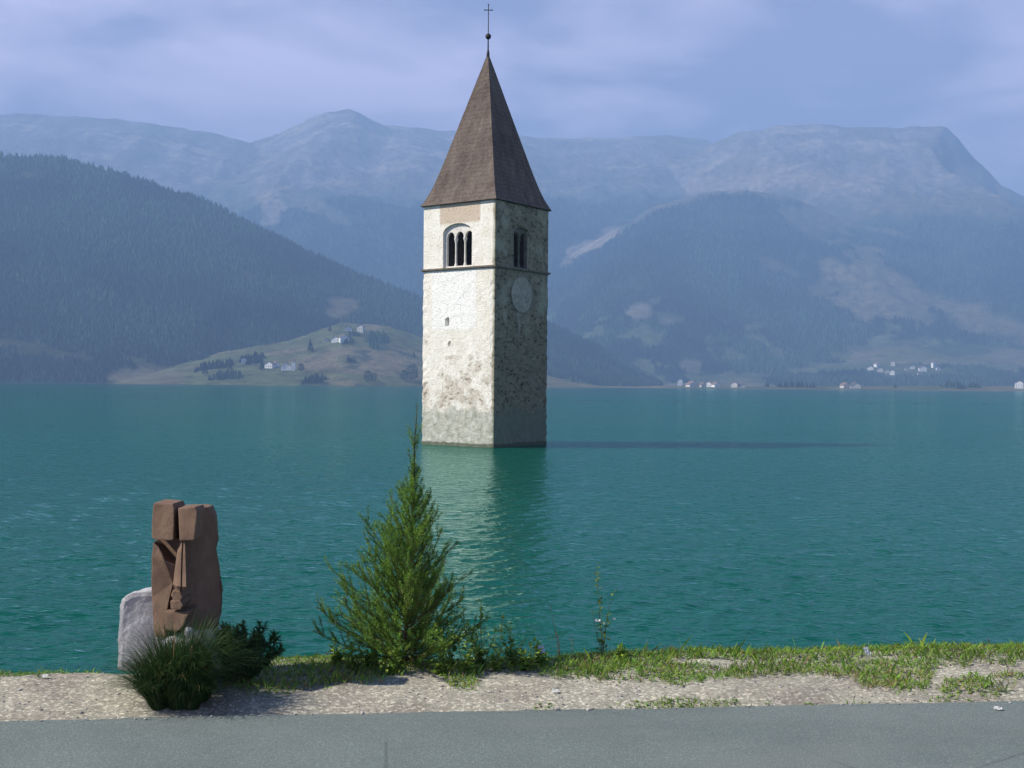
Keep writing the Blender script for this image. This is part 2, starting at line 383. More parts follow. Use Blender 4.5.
QX, QY = np.meshgrid(xs_, ys_); QZ = gz(QX, QY); QZ[QY > 17] = -1.6-0.2
QZ = np.where(QY < y_road(QX)-0.05, ROAD-0.03, QZ)
qi = np.arange(QX.size).reshape(QX.shape)
qf = np.stack([qi[:-1, :-1], qi[:-1, 1:], qi[1:, 1:], qi[1:, :-1]], -1).reshape(-1, 4)
M = MT('sandy gravel soil', 0.95, 0.1)
g1 = M.noise(2.0, 5, 0.6); g2 = M.noise(60, 4, 0.7); vo = M.voro(75, 'Color')
cb = M.ramp(g1, [(0.3, (0.24, 0.215, 0.18)), (0.55, (0.335, 0.315, 0.25)), (0.75, (0.40, 0.38, 0.31))])
cg = M.ramp(g2, [(0.3, (0.75, 0.75, 0.75)), (0.7, (1.2, 1.19, 1.17))])
vsep = N(M.t, 'ShaderNodeSeparateColor'); M.L(vo, vsep.inputs[0])
cv = M.ramp(vsep.outputs[0], [(0.0, (0.7, 0.68, 0.66)), (0.75, (1, 1, 1)), (0.93, (1.6, 1.55, 1.5))])
bb = M.bump(M.voro(75), 0.25, 0.004); M.bump(g2, 0.4, 0.006, bb)
mat_soil = M.color(M.mix(1, M.mix(1, cb, cg, 'MULTIPLY'), cv, 'MULTIPLY'))
gr = np_mesh('ground', np.stack([QX, QY, QZ], -1).reshape(-1, 3), qf, mat_soil, smooth=True); tag(gr, kind='structure')

# asphalt
M = MT('asphalt', 0.85, 0.25)
a1 = M.noise(1.3, 4, 0.6); a2 = M.noise(170, 3, 0.7); a3 = M.voro(210, 'Color')
asep = N(M.t, 'ShaderNodeSeparateColor'); M.L(a3, asep.inputs[0])
ca = M.ramp(a1, [(0.3, (0.122, 0.146, 0.134)), (0.7, (0.158, 0.186, 0.170))])
ca = M.mix(1, ca, M.ramp(a2, [(0.25, (0.6, 0.6, 0.6)), (0.75, (1.35, 1.35, 1.35))]), 'MULTIPLY')
ca = M.mix(1, ca, M.ramp(asep.outputs[0], [(0, (0.75, 0.75, 0.75)), (0.8, (1, 1, 1)), (0.97, (1.45, 1.42, 1.4))]), 'MULTIPLY')
ck = M.math('MULTIPLY', M.rng(M.voro(0.55, 'Distance', 'DISTANCE_TO_EDGE', randomness=1.0), 0.0, 0.006, 1, 0), M.rng(M.noise(0.9, 3), 0.52, 0.58))
ca = M.mix(M.math('MULTIPLY', ck, 0.45), ca, (0.04, 0.045, 0.045))
ca = M.mix(M.rng(M.noise(0.5, 5, 0.7, map_scale=(0.4, 1.6, 1)), 0.52, 0.62, 0, 0.35), ca, (0.17, 0.175, 0.16))
M.bump(a2, 0.6, 0.004)
mat_road = M.color(ca)
rx_ = np.concatenate([-np.geomspace(4.0, 400, 30)[::-1], np.arange(-3.98, 3.99, 0.02), np.geomspace(4.0, 400, 30)])
edge = y_road(rx_)+0.035*(fbm(rx_*3+9, rx_*0+1, 4)-0.5)+0.02*(fbm(rx_*22, rx_*0+7, 2)-0.5)
near_ = edge-8.0
RV = np.concatenate([np.stack([rx_, near_, np.full_like(rx_, ROAD)], -1), np.stack([rx_, edge-0.35, np.full_like(rx_, ROAD)], -1), np.stack([rx_, edge-0.02, np.full_like(rx_, ROAD-0.002)], -1),
                     np.stack([rx_, edge, np.full_like(rx_, ROAD-0.012)], -1), np.stack([rx_, edge+0.005, np.full_like(rx_, ROAD-0.06)], -1)])
n_ = len(rx_); ri = np.arange(5*n_).reshape(5, n_)
rf = np.stack([ri[:-1, :-1], ri[:-1, 1:], ri[1:, 1:], ri[1:, :-1]], -1).reshape(-1, 4)
rd = np_mesh('road', RV, rf, mat_road); tag(rd, kind='structure')

# ------------------------------------------------------------------ bell tower
TH = R(36.02); S = 7.03; FX, FY = -1.344, 86.03
ZS, ZT, ZA = 13.6, 18.75, 30.9
tcx = FX + S/2*(-math.cos(TH)+math.sin(TH)); tcy = FY + S/2*(math.sin(TH)+math.cos(TH))
tower = empty('bell_tower', (tcx, tcy, 0), -TH, label='tall stone bell tower with a steep pyramid roof rising out of the lake', cat='tower')
hs = S/2
M = MT('weathered plaster and rubble', 0.95, 0.05)
X_, Y_, Z_ = M.sep()
st = M.voro(3.4, 'Color', map_scale=(1, 1, 1.7)); ssep = N(M.t, 'ShaderNodeSeparateColor'); M.L(st, ssep.inputs[0])
sd_ = M.voro(3.4, 'Distance', 'DISTANCE_TO_EDGE', map_scale=(1, 1, 1.7))
stone = M.ramp(ssep.outputs[0], [(0, (0.22, 0.18, 0.13)), (0.22, (0.52, 0.46, 0.36)), (0.7, (0.66, 0.60, 0.50)), (1, (0.45, 0.36, 0.27))])
stone = M.mix(M.rng(sd_, 0.0, 0.055), (0.62, 0.56, 0.47), stone)
plaster = M.ramp(M.noise(1.2, 6, 0.65), [(0.3, (0.74, 0.68, 0.56)), (0.6, (0.86, 0.82, 0.72))])
left = M.rng(X_, hs-0.3, hs-0.02, 1, 0)                       # 0 on the right face: less plaster, and shade painted in
# plaster remains: more of it towards the top, worn away low down
pn = M.noise(0.55, 7, 0.72)
up = M.rng(Z_, 3.0, 10.0, -0.05, 0.17)
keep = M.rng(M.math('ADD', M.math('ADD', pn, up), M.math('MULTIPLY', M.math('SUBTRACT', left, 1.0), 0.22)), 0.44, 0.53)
col = M.mix(keep, stone, plaster)
# clean limewashed panel below the string course
ax = M.math('ABSOLUTE', M.math('ADD', X_, 0.45)); pan = M.math('MULTIPLY', M.rng(ax, 2.0, 2.25, 1, 0), M.rng(M.math('ABSOLUTE', M.math('SUBTRACT', Z_, 11.3)), 2.2, 2.45, 1, 0))
col = M.mix(M.math('MULTIPLY', M.math('MULTIPLY', pan, left), 0.9), col, (0.88, 0.86, 0.80))
# bare ochre strip above the belfry window
och = M.math('MULTIPLY', M.rng(M.math('ABSOLUTE', M.math('ADD', X_, -0.1)), 1.9, 2.05, 1, 0), M.rng(Z_, 17.0, 17.2))
col = M.mix(M.math('MULTIPLY', M.math('MULTIPLY', och, left), 0.75), col, (0.52, 0.39, 0.27))
pits = M.rng(M.noise(6.5, 5, 0.85), 0.555, 0.61); col = M.mix(M.math('MULTIPLY', pits, 0.55), col, (0.20, 0.16, 0.11))
shade_tint = M.mix(M.noise(0.8, 6, 0.7), (0.16, 0.20, 0.12), (0.46, 0.44, 0.32))
col = M.mix(M.math('MULTIPLY', M.math('SUBTRACT', 1.0, left), 0.85), col, M.mix(1, col, shade_tint, 'MULTIPLY'))  # right face turned from the sun: shade multiplied into its colour
# water mark: silt and algae; right face gets a darker copy as painted shade
wl = M.rng(M.math('ADD', Z_, M.math('MULTIPLY', M.noise(0.8, 8, 0.8), 6.0)), 5.5, 5.9, 1, 0)
wcol = M.ramp(M.noise(2.0, 6, 0.7), [(0.35, (0.27, 0.28, 0.20)), (0.6, (0.56, 0.55, 0.47)), (0.7, (0.78, 0.76, 0.70))])
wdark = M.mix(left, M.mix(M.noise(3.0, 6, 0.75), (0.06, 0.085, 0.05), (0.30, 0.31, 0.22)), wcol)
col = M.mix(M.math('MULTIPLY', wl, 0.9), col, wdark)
low = M.rng(M.math('ADD', Z_, M.math('MULTIPLY', M.noise(1.5, 4), 0.35)), 0.40, 0.50, 1, 0); col = M.mix(M.math('MULTIPLY', low, 0.8), col, (0.07, 0.085, 0.05))
b1 = M.bump(M.noise(9.0, 6, 0.75), 0.35, 0.012); M.bump(M.rng(sd_, 0, 0.09), 0.5, 0.03, b1)
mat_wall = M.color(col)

# shaft: gridded faces pushed in and out a little, two slit openings pushed back
def shaft():
    V, Fq = [], []; cell = 0.14; nx = int(S/cell); zs = np.arange(-2.0, ZS+0.001, cell); nz = len(zs)
    ring = []
    for side in range(4):
        for i in range(nx): ring.append((side, i/nx))
    nr = len(ring)
    for z in zs:
        for side, u in ring:
            s_ = (u-0.5)*S
            x, y, nx_, ny_ = [(s_, -hs, 0, -1), (hs, s_, 1, 0), (-s_, hs, 0, 1), (-hs, -s_, -1, 0)][side]
            d = 0.018*(mnoise.fractal(Vector((x*1.3, y*1.3, z*1.3)), 0.7, 2.0, 4))
            corner = min(u, 1-u)*S
            if corner < 0.35: d += 0.055*mnoise.noise(Vector((x*0.9, y*0.9, z*2.4)))-0.01
            inset = 0
            for (sd0, uc, zc, hw, hh_) in ((0, -1.05, 9.55, 0.08, 0.25), (1, -0.2, 9.2, 0.14, 0.75), (1, 0.0, 4.6, 0.12, 0.4), (0, -0.9, 7.9, 0.08, 0.16)):
                if side == sd0 and abs(s_-uc) < hw and abs(z-zc) < hh_: inset = 0.55
            if u == 0: px_, py_ = x*(1+d/hs), y*(1+d/hs)
            else: px_, py_ = x+nx_*(d-inset), y+ny_*(d-inset)
            V.append((px_, py_, z))
    for k in range(nz-1):
        for i in range(nr):
            a = k*nr+i; b = k*nr+(i+1) % nr; Fq.append((a, b, b+nr, a+nr))
    Fq.append(tuple((nz-1)*nr+i for i in range(nr)))
    return V, Fq
V_, F_ = shaft()
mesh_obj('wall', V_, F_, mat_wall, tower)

def arch_pts(x0, x1, z0, zs_, n=14, rise=1.0):
    r = (x1-x0)/2; c = (x0+x1)/2
    return [(x0, z0), (x0, zs_)]+[(c-r*math.cos(math.pi*k/n), zs_+r*rise*math.sin(math.pi*k/n)) for k in range(1, n)]+[(x1, zs_), (x1, z0)]
def panel(outer, holes, y0, y1, xf):
    """flat panel with holes in the xz plane, thick from y0 to y1, xf maps (x,y,z) to tower space"""
    bm = bmesh.new(); edges = []
    for loop in [outer]+holes:
        vs_ = [bm.verts.new((x, y0, z)) for x, z in loop]
        edges += [bm.edges.new((vs_[i], vs_[(i+1) % len(vs_)])) for i in range(len(vs_))]
    bmesh.ops.triangle_fill(bm, use_beauty=True, edges=edges)
    r = bmesh.ops.extrude_face_region(bm, geom=bm.faces[:])
    for v in r['geom']:
        if isinstance(v, bmesh.types.BMVert): v.co.y = y1
    for v in bm.verts: v.co = Vector(xf(*v.co))
    return bm
# belfry walls, openings
def face_map(k):   # k=0: front-left face (-Y), k=1: right face (+X), 2 back, 3 hidden left
    return [lambda x, y, z: (x, -hs+y, z), lambda x, y, z: (hs-y, x, z), lambda x, y, z: (-x, hs-y, z), lambda x, y, z: (-hs+y, -x, z)][k]
bel = bmesh.new()
BW = [(-1.55, 1.3), (-1.15, 0.95), (0.1, 1.8), (-0.8, 1.0)]
Z0 = ZS+0.12; ZSP = 16.35
for k in range(4):
    wd = hs-0.006 if k % 2 == 0 else hs-0.55
    x0, x1 = BW[k]
    b = panel([(-wd, ZS+0.003), (wd, ZS+0.003), (wd, ZT), (-wd, ZT)], [arch_pts(x0, x1, Z0, ZSP, 16, 0.52)], 0.0 if k % 2 == 0 else 0.004, 0.55, face_map(k))
    me = bpy.data.meshes.new('tmp'); b.to_mesh(me); b.free(); bel.from_mesh(me); bpy.data.meshes.remove(me)
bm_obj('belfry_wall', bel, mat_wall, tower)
bm = bmesh.new(); add_box(bm, -hs+0.56, hs-0.56, -hs+0.56, hs-0.56, ZT-0.25, ZT-0.05); bm_obj('ceiling', bm, speckled('old timber', (0.04, 0.03, 0.02), (0.09, 0.065, 0.045), 4), tower)

mat_dress = speckled('dressed limestone', (0.58, 0.54, 0.47), (0.78, 0.74, 0.66), 3.5, bump=0.4, dist=0.02)
mat_dress_shade = speckled('shade-painted dressed stone', (0.07, 0.07, 0.05), (0.17, 0.16, 0.12), 3.5, bump=0.4, dist=0.02)  # dark copy of the dressed limestone, shade painted into its colour
def belfry_window(k, n):
    x0, x1 = BW[k]; fm = face_map(k); rot = None
    wn = bpy.data.objects.new('window', None)
    g = 0.13; inner0 = x0+0.24; inner1 = x1-0.05 if k == 0 else x1-0.2
    if k: inner0 = x0+0.2
    wL = (inner1-inner0-(n-1)*g)/n; sp = 16.0 if n == 3 else 16.0
    pts = [(inner0, Z0+0.12)]
    x = inner0
    for i in range(n):
        a0, a1 = x, x+wL
        pts.append((a0, sp)); r_ = wL/2; c_ = (a0+a1)/2
        pts += [(c_-r_*math.cos(math.pi*j/10), sp+r_*1.25*math.sin(math.pi*j/10)) for j in range(1, 10)]
        pts.append((a1, sp)); x = a1+g
    pts.append((inner1, Z0+0.12))
    outer = arch_pts(x0+0.003, x1-0.003, Z0+0.003, ZSP, 16, 0.515)
    b = panel(outer, [pts], 0.20, 0.42, fm)
    md = mat_dress if k == 0 else mat_dress_shade
    w_ = bm_obj('window', b, md, tower)
    for i in range(n-1):
        cx_ = inner0+(i+1)*wL+(i+0.5)*g
        cb = bmesh.new(); pz = Z0+0.12
        add_lathe(cb, [(0.13, pz), (0.13, pz+0.10), (0.10, pz+0.16), (0.082, pz+0.22), (0.075, sp-0.42), (0.09, sp-0.40), (0.09, sp-0.36), (0.08, sp-0.34), (0.16, sp-0.10), (0.16, sp-0.002)], 12)
        for v in cb.verts: v.co = Vector(fm(v.co.x+cx_, 0.31+v.co.y, v.co.z))
        bm_obj('column', cb, md, w_, smooth=False)
    return w_
belfry_window(0, 3); belfry_window(1, 2); belfry_window(2, 3); belfry_window(3, 2)
mat_bronze = speckled('dark bronze', (0.035, 0.035, 0.025), (0.07, 0.075, 0.05), 6, 0.5)
bm = bmesh.new(); add_lathe(bm, [(1.15, 14.4), (1.12, 14.5), (0.92, 14.9), (0.78, 15.5), (0.70, 16.0), (0.55, 16.3), (0.2, 16.42), (0.12, 16.7)], 28)  # bell added to block the view through and keep the openings dark
bm_obj('bell', bm, mat_bronze, tower, smooth=True)
bm = bmesh.new(); mt_ = speckled('added dark timber', (0.035, 0.028, 0.02), (0.07, 0.05, 0.035), 5)  # frame added with the bell to darken the belfry
for x_ in (-1.5, 1.5):
    for y_ in (-1.5, 1.5): add_box(bm, x_-0.15, x_+0.15, y_-0.15, y_+0.15, ZS+0.01, 16.68)
    add_box(bm, x_-0.14, x_+0.14, -2.6, 2.6, 16.7, 17.0)
add_box(bm, -2.7, 2.7, -0.13, 0.13, 16.62, 16.94)
add_box(bm, -2.9, 2.9, 1.9, 2.0, ZS+0.02, 18.2); add_box(bm, -2.0, -1.9, -2.9, 1.85, ZS+0.02, 18.2)  # dark boards added behind the openings to darken them
bm_obj('added_bell_frame', bm, mt_, tower)
# string course, interrupted below the triple window
bm = bmesh.new(); t_ = 0.16
prof = lambda o: [(o, ZS-0.05), (o+t_, ZS+0.04), (o+t_, ZS+0.14), (o+0.02, ZS+0.20)]
def ringband(z_list, outs):
    rings = []
    for z, o in zip(z_list, outs):
        w_ = hs+o; rings.append([bm.verts.new(p) for p in ((-w_, -w_, z), (w_, -w_, z), (w_, w_, z), (-w_, w_, z))])
    for a, b in zip(rings, rings[1:]):
        for k in range(4): bm.faces.new((a[k], a[(k+1) % 4], b[(k+1) % 4], b[k]))
ringband([ZS-0.12, ZS-0.02, ZS+0.10, ZS+0.105, ZS+0.02], [-0.06, 0.15, 0.17, 0.01, -0.1])
bm_obj('string_course', bm, speckled('dark string course stone', (0.13, 0.11, 0.08), (0.25, 0.21, 0.16), 4, bump=0.5, dist=0.03), tower)
# faded dial on the right face
bm = bmesh.new(); prof_ = [(1.38, 0), (1.38, 0.03), (1.20, 0.034), (1.18, 0.022)]
rings = [[bm.verts.new((r*math.cos(2*math.pi*k/40), 0, r*math.sin(2*math.pi*k/40))) if False else bm.verts.new((0.10+d, r*math.cos(2*math.pi*k/40), r*math.sin(2*math.pi*k/40))) for k in range(40)] for r, d in prof_]
for a, b in zip(rings, rings[1:]):
    for k in range(40): bm.faces.new((a[k], a[(k+1) % 40], b[(k+1) % 40], b[k]))
bm.faces.new(rings[-1])
M = MT('faded clock dial plaster', 0.95, 0.05)
dl = M.ramp(M.noise(3, 6, 0.75), [(0.36, (0.26, 0.26, 0.18)), (0.5, (0.36, 0.34, 0.26)), (0.68, (0.52, 0.48, 0.39))])
dial = bm_obj('clock_dial', bm, M.color(dl), tower); dial.location = (hs-0.05, -0.12, 11.7)
# roof
bm = bmesh.new(); rows = 90; cols = 26; ov = 0.30
M = MT('wooden roof shingles', 0.9, 0.1)
rn = M.noise(0.9, 6, 0.7, map_scale=(1, 1, 0.35)); rn2 = M.noise(7, 3, 0.7, map_scale=(1, 1, 3.0))
rc = M.ramp(rn, [(0.3, (0.085, 0.062, 0.050)), (0.5, (0.150, 0.118, 0.098)), (0.72, (0.215, 0.175, 0.145))])
rc = M.mix(1, rc, M.ramp(rn2, [(0.3, (0.55, 0.55, 0.55)), (0.7, (1.35, 1.32, 1.28))]), 'MULTIPLY')
_, _, rz_ = M.sep(); sw = M.math('FRACT', M.math('MULTIPLY', rz_, 2.9)); M.bump(M.math('ADD', sw, M.math('MULTIPLY', rn2, 0.8)), 0.8, 0.07)
mat_roof = M.color(M.mix(M.rng(sw, 0.86, 1.0, 0, 0.55), rc, (0.03, 0.025, 0.02)))
def hw_(t):   # half width against height fraction, with a slight bell at the eaves
    lin = (1-t)*(hs-0.16); return lin+0.33*math.exp(-t/0.08)*(1-t) + 0.03
H_ = ZA-ZT
grid = []
for side in range(4):
    for j in range(rows+1):
        t = j/rows; w_ = hw_(t)
        rr_ = []
        for i in range(cols+1):
            u = i/cols*2-1; s_ = u*w_; o = w_+0.03*mnoise.noise(Vector((u*3*w_+side*9, t*30, 1)))*(abs(u) < 0.999)
            x, y = [(s_, -o), (o, s_), (-s_, o), (-o, -s_)][side]
            rr_.append(bm.verts.new((x, y, ZT-0.10+t*H_+0.1*t)))
        grid.append(rr_)
    g0 = grid[-(rows+1):]
    for a, b in zip(g0, g0[1:]):
        for i in range(cols): bm.faces.new((a[i], a[i+1], b[i+1], b[i]))
w_ = hw_(0); so_ = [bm.verts.new(p) for p in ((-w_, -w_, ZT-0.14), (w_, -w_, ZT-0.14), (w_, w_, ZT-0.14), (-w_, w_, ZT-0.14))]; bm.faces.new(so_[::-1])
roof = bm_obj('roof', bm, mat_roof, tower)
mat_iron = speckled('dark iron', (0.02, 0.02, 0.022), (0.05, 0.045, 0.04), 8, 0.6)
bm = bmesh.new(); zb = 32.25
add_lathe(bm, [(0.13, ZA-0.5), (0.12, ZA), (0.06, ZA+0.35), (0.045, zb-0.2), (0.10, zb-0.2), (0.21, zb-0.10), (0.235, zb+0.03), (0.19, zb+0.16), (0.07, zb+0.24), (0.04, zb+0.26), (0.035, 34.0)], 14)
fin = bm_obj('finial', bm, mat_iron, tower, smooth=True)
bm = bmesh.new(); c0 = 34.0
add_tube(bm, [(0, 0, c0-0.05), (0, 0, 34.75)], [0.035, 0.03], 6)
for d in (-1, 1):
    add_tube(bm, [(0, 0, 34.35), (0.30*d*0.81, 0.30*d*0.59*1, 34.35)], [0.035, 0.035], 6)
    e = Vector((0.30*d*0.81, 0.30*d*0.59, 34.35)); bmesh.ops.create_icosphere(bm, subdivisions=1, radius=0.065, matrix=Matrix.Translation(e))
bmesh.ops.create_icosphere(bm, subdivisions=1, radius=0.07, matrix=Matrix.Translation((0, 0, 34.78)))
bm_obj('cross', bm, mat_iron, fin)

# ------------------------------------------------------------------ houses across the lake
mat_hw = speckled('white house render', (0.80, 0.79, 0.76), (0.90, 0.89, 0.86), 0.5)
mat_hp = speckled('pale house render', (0.55, 0.52, 0.47), (0.68, 0.65, 0.6), 0.5)
mat_hr = speckled('brown tile roof', (0.16, 0.10, 0.075), (0.28, 0.19, 0.15), 0.8)
mat_hd = speckled('dark window glass', (0.03, 0.035, 0.04), (0.05, 0.055, 0.06), 0.8, 0.3)
def house(px, py, w, d, h, rz, label, cat='house', wall=None, name='farmhouse', group=None, tall=False):
    p = ray_terrain(px, py)
    e = empty(name, (p.x, p.y, p.z), rz, label=label, cat=cat, group=group)
    bm = bmesh.new(); add_box(bm, -w/2, w/2, -d/2, d/2, -6, h)
    rh = w*0.3 if not tall else w*1.6
    if not tall:
        a = [bm.verts.new(v) for v in ((-w/2, -d/2, h), (w/2, -d/2, h), (0, -d/2, h+rh), (-w/2, d/2, h), (w/2, d/2, h), (0, d/2, h+rh))]
        bm.faces.new((a[0], a[1], a[2])); bm.faces.new((a[5], a[4], a[3]))
    bm_obj('wall', bm, wall or mat_hw, e)
    bm = bmesh.new()
    if tall:
        q = [bm.verts.new(v) for v in ((-w*.58, -d*.58, h), (w*.58, -d*.58, h), (w*.58, d*.58, h), (-w*.58, d*.58, h))]; t = bm.verts.new((0, 0, h+rh))
        for k in range(4): bm.faces.new((q[k], q[(k+1) % 4], t))
        bm.faces.new(q[::-1])
    else:
        ov = 0.8; k = rh/(w/2); 
        for sgn in (-1, 1):
            xo = sgn*(w/2+ov); q = [(0, -d/2-ov, h+rh+0.1), (xo, -d/2-ov, h-k*ov+0.1), (xo, d/2+ov, h-k*ov+0.1), (0, d/2+ov, h+rh+0.1)]
            lo = [bm.verts.new(v) for v in q]; up_ = [bm.verts.new((v[0], v[1], v[2]+0.4)) for v in q]
            bm.faces.new(lo); bm.faces.new(up_)
            for i in range(4): bm.faces.new((lo[i], lo[(i+1) % 4], up_[(i+1) % 4], up_[i]))
    bm_obj('roof', bm, mat_hr, e)
    nw = 3 if w > 9 else 1
    for i in range(nw):
        for j in range(max(1, int(h/4.5))):
            bm = bmesh.new(); cx_ = (i-(nw-1)/2)*w/nw*0.9; add_box(bm, cx_-0.6, cx_+0.6, -d/2-0.03, -d/2+0.1, 1.5+j*3.4, 3.0+j*3.4); bm_obj('window', bm, mat_hd, e)
    return e
LG = 'white farmhouses on the left meadow'; RG = 'white village houses on the right shore'
house(244, 364, 8, 8, 7, .2, 'tiny lone white house leftmost on the meadow left of the tower', group=LG)
house(270, 368, 13, 10, 6, -.3, 'small white farmhouse between the lone leftmost house and the chapel', group=LG)
house(275.5, 367, 9, 9, 5, .6, 'small white barn touching the right of the second farmhouse from the left', cat='barn', name='barn', group=LG)
house(286.5, 370, 14, 10, 6, .0, 'long low white nave of the chapel near the left shore', cat='chapel', name='chapel')
house(293.5, 370.5, 5.5, 5.5, 13, .0, 'slim white chapel tower at the right end of the low nave', cat='church tower', name='church_tower', tall=True)
house(326, 341.5, 10, 8, 3, .2, 'low pale shed at left end of the upper farm row', cat='shed', wall=mat_hp, name='shed')
house(336, 342, 13, 9, 5.5, -.2, 'white farmhouse in the middle of the upper farm row', group=LG)
house(344, 342.5, 15, 10, 8, .4, 'large white farmhouse at right end of the upper farm row', group=LG)
house(348.5, 331, 12, 8, 4, .1, 'low white farmhouse left of the pair highest on the meadow', group=LG)
house(361, 332, 12, 10, 9, -.3, 'tall pinkish farmhouse highest on the meadow beside the tower', wall=mat_hp, group=LG)
for (px, py, w, h, l) in ((680, 385.5, 12, 13, 'bright white tall house at the right foot of the dark wooded slope'), (692, 387, 18, 5, 'long low pale house on the shore, first right of the bright tall house'),
        (703, 387, 10, 4, 'tiny pale house on the shore just left of the bright shoreline pair'), (709, 387, 13, 6, 'white shoreline house, left one of the bright pair'), (716, 387.2, 13, 5, 'white shoreline house, right one of the bright pair'),
        (735, 387.4, 12, 6, 'small pale shoreline house standing alone right of the bright pair'), (742, 387.5, 10, 4, 'lowest pale shoreline house, last toward the right meadow')):
    house(px, py, w, w*.8, h, rng.uniform(-.5, .5), l, group=RG, wall=mat_hw if 'white' in l else mat_hp)
for (px, py, w, h, l) in ((870.5, 370, 15, 6, 'leftmost white house of the hillside village at right'), (877, 367, 14, 8, 'topmost white house in the left cluster of the hillside village'), (880, 372, 15, 7, 'creamy house lowest in the left cluster of the hillside village'),
        (887, 373, 12, 5, 'low pale house between the two tall houses of the left village cluster'), (893, 366, 11, 10, 'tall narrow house at top right of the left village cluster'), (892.5, 375, 12, 9, 'white house at bottom right of the left village cluster'),
        (907, 370, 10, 4, 'tiny low house in the gap between the two village clusters'), (912.5, 369, 11, 6, 'single small white house just left of the broad bright village house'), (922.5, 371, 19, 8, 'broad bright white house, biggest of the hillside village'),
        (919.5, 374.5, 10, 4, 'little pale house directly below the broad bright village house'), (934, 368, 12, 14, 'white house with tall gable, uppermost of the right village cluster'), (938, 370, 10, 6, 'small white house, rightmost of the right village cluster'),
        (845, 388, 14, 5, 'left one of two pale waterfront houses below the hillside village'), (855, 388.3, 18, 5, 'right one of two pale waterfront houses below the hillside village'),
        (1019, 388.5, 14, 10, 'white shore house at the far right edge of the lake')):
    house(px, py, w, w*.8, h, rng.uniform(-.5, .5), l, group=RG, wall=mat_hw if 'white' in l else mat_hp)

# ------------------------------------------------------------------ single trees by the far meadow
M = MT('distant conifer foliage', 0.9, 0.05); mat_df = M.color(M.ramp(M.noise(0.6, 3), [(0.3, (0.020, 0.042, 0.022)), (0.7, (0.045, 0.085, 0.035))]))
mat_bark = speckled('bark', (0.05, 0.035, 0.025), (0.12, 0.085, 0.06), 6)
def distant_tree_mesh(seed, bushy):
    r = random.Random(seed); bm = bmesh.new()
    for k in range(320):
        t = r.random()**0.7 if not bushy else r.random()
        z = 0.12+0.88*t
        rad = (0.24*(1-t)+0.01) if not bushy else 0.42*math.sqrt(max(0.02, 1-((t-.45)/.56)**2))
        a = r.uniform(0, 6.28); q = rad*math.sqrt(r.uniform(.2, 1)); c = Vector((q*math.cos(a), q*math.sin(a), z))
        s_ = r.uniform(.04, .08); d1 = Vector((r.gauss(0, 1), r.gauss(0, 1), r.gauss(0, .6))).normalized()*s_; d2 = d1.orthogonal().normalized()*s_*.7
        bm.faces.new([bm.verts.new(c+v) for v in (d1, d2, -d1, -d2)])
    me = bpy.data.meshes.new('crown'); bm.to_mesh(me); bm.free(); me.materials.append(mat_df)
    bm = bmesh.new(); add_tube(bm, [(0, 0, -.05), (0.01, 0, .3), (0, 0, .8)], [.03, .022, .008], 6)
    mk = bpy.data.meshes.new('trunk'); bm.to_mesh(mk); bm.free(); mk.materials.append(mat_bark)
    return me, mk
dm = [distant_tree_mesh(1, False), distant_tree_mesh(2, True)]
TL = [(368, 383, 17, 1, 'wide dark tree on the shore below the upper farm row'), (374, 382, 12, 1, 'smaller round tree leaning against the wide shore tree'), (412, 381, 24, 1, 'big rounded tree on the shore hidden partly by the bell tower'), (404, 381, 16, 1, 'medium bush just left of the big rounded shore tree'),
      (262, 371, 18, 0, 'pointed tree left of the second farmhouse from the left'), (255, 366, 22, 0, 'tall pointed tree between the lone house and its neighbour'), (310, 352, 20, 0, 'dark pointed tree midway between chapel and upper farm row'), (312, 353, 14, 0, 'short pointed tree at the foot of the midway dark tree'),
      (301, 372, 12, 1, 'low round bush to the right of the chapel tower'), (265, 345, 22, 0, 'pointed tree at the forest edge above the second farmhouse'), (230, 372, 18, 0, 'pointed tree on the meadow left of the lone white house'), (205, 376, 20, 0, 'outlying pointed tree near the shore far left of the houses'),
      (352, 345, 10, 1, 'round shrub right beside the large upper farmhouse'), (330, 332, 14, 0, 'slim tree above the pale shed of the upper farm')]
for px, py, h, kd, l in TL:
    p = ray_terrain(px, py); e = empty('conifer' if not kd else 'broadleaf_tree', p, rng.uniform(0, 6), label=l, cat='tree', group='single trees on the far left meadow'); e.scale = (h, h, h)
    for nm, me in (('crown', dm[kd][0]), ('trunk', dm[kd][1])):
        o = bpy.data.objects.new(nm, me); COL.objects.link(o); o.parent = e

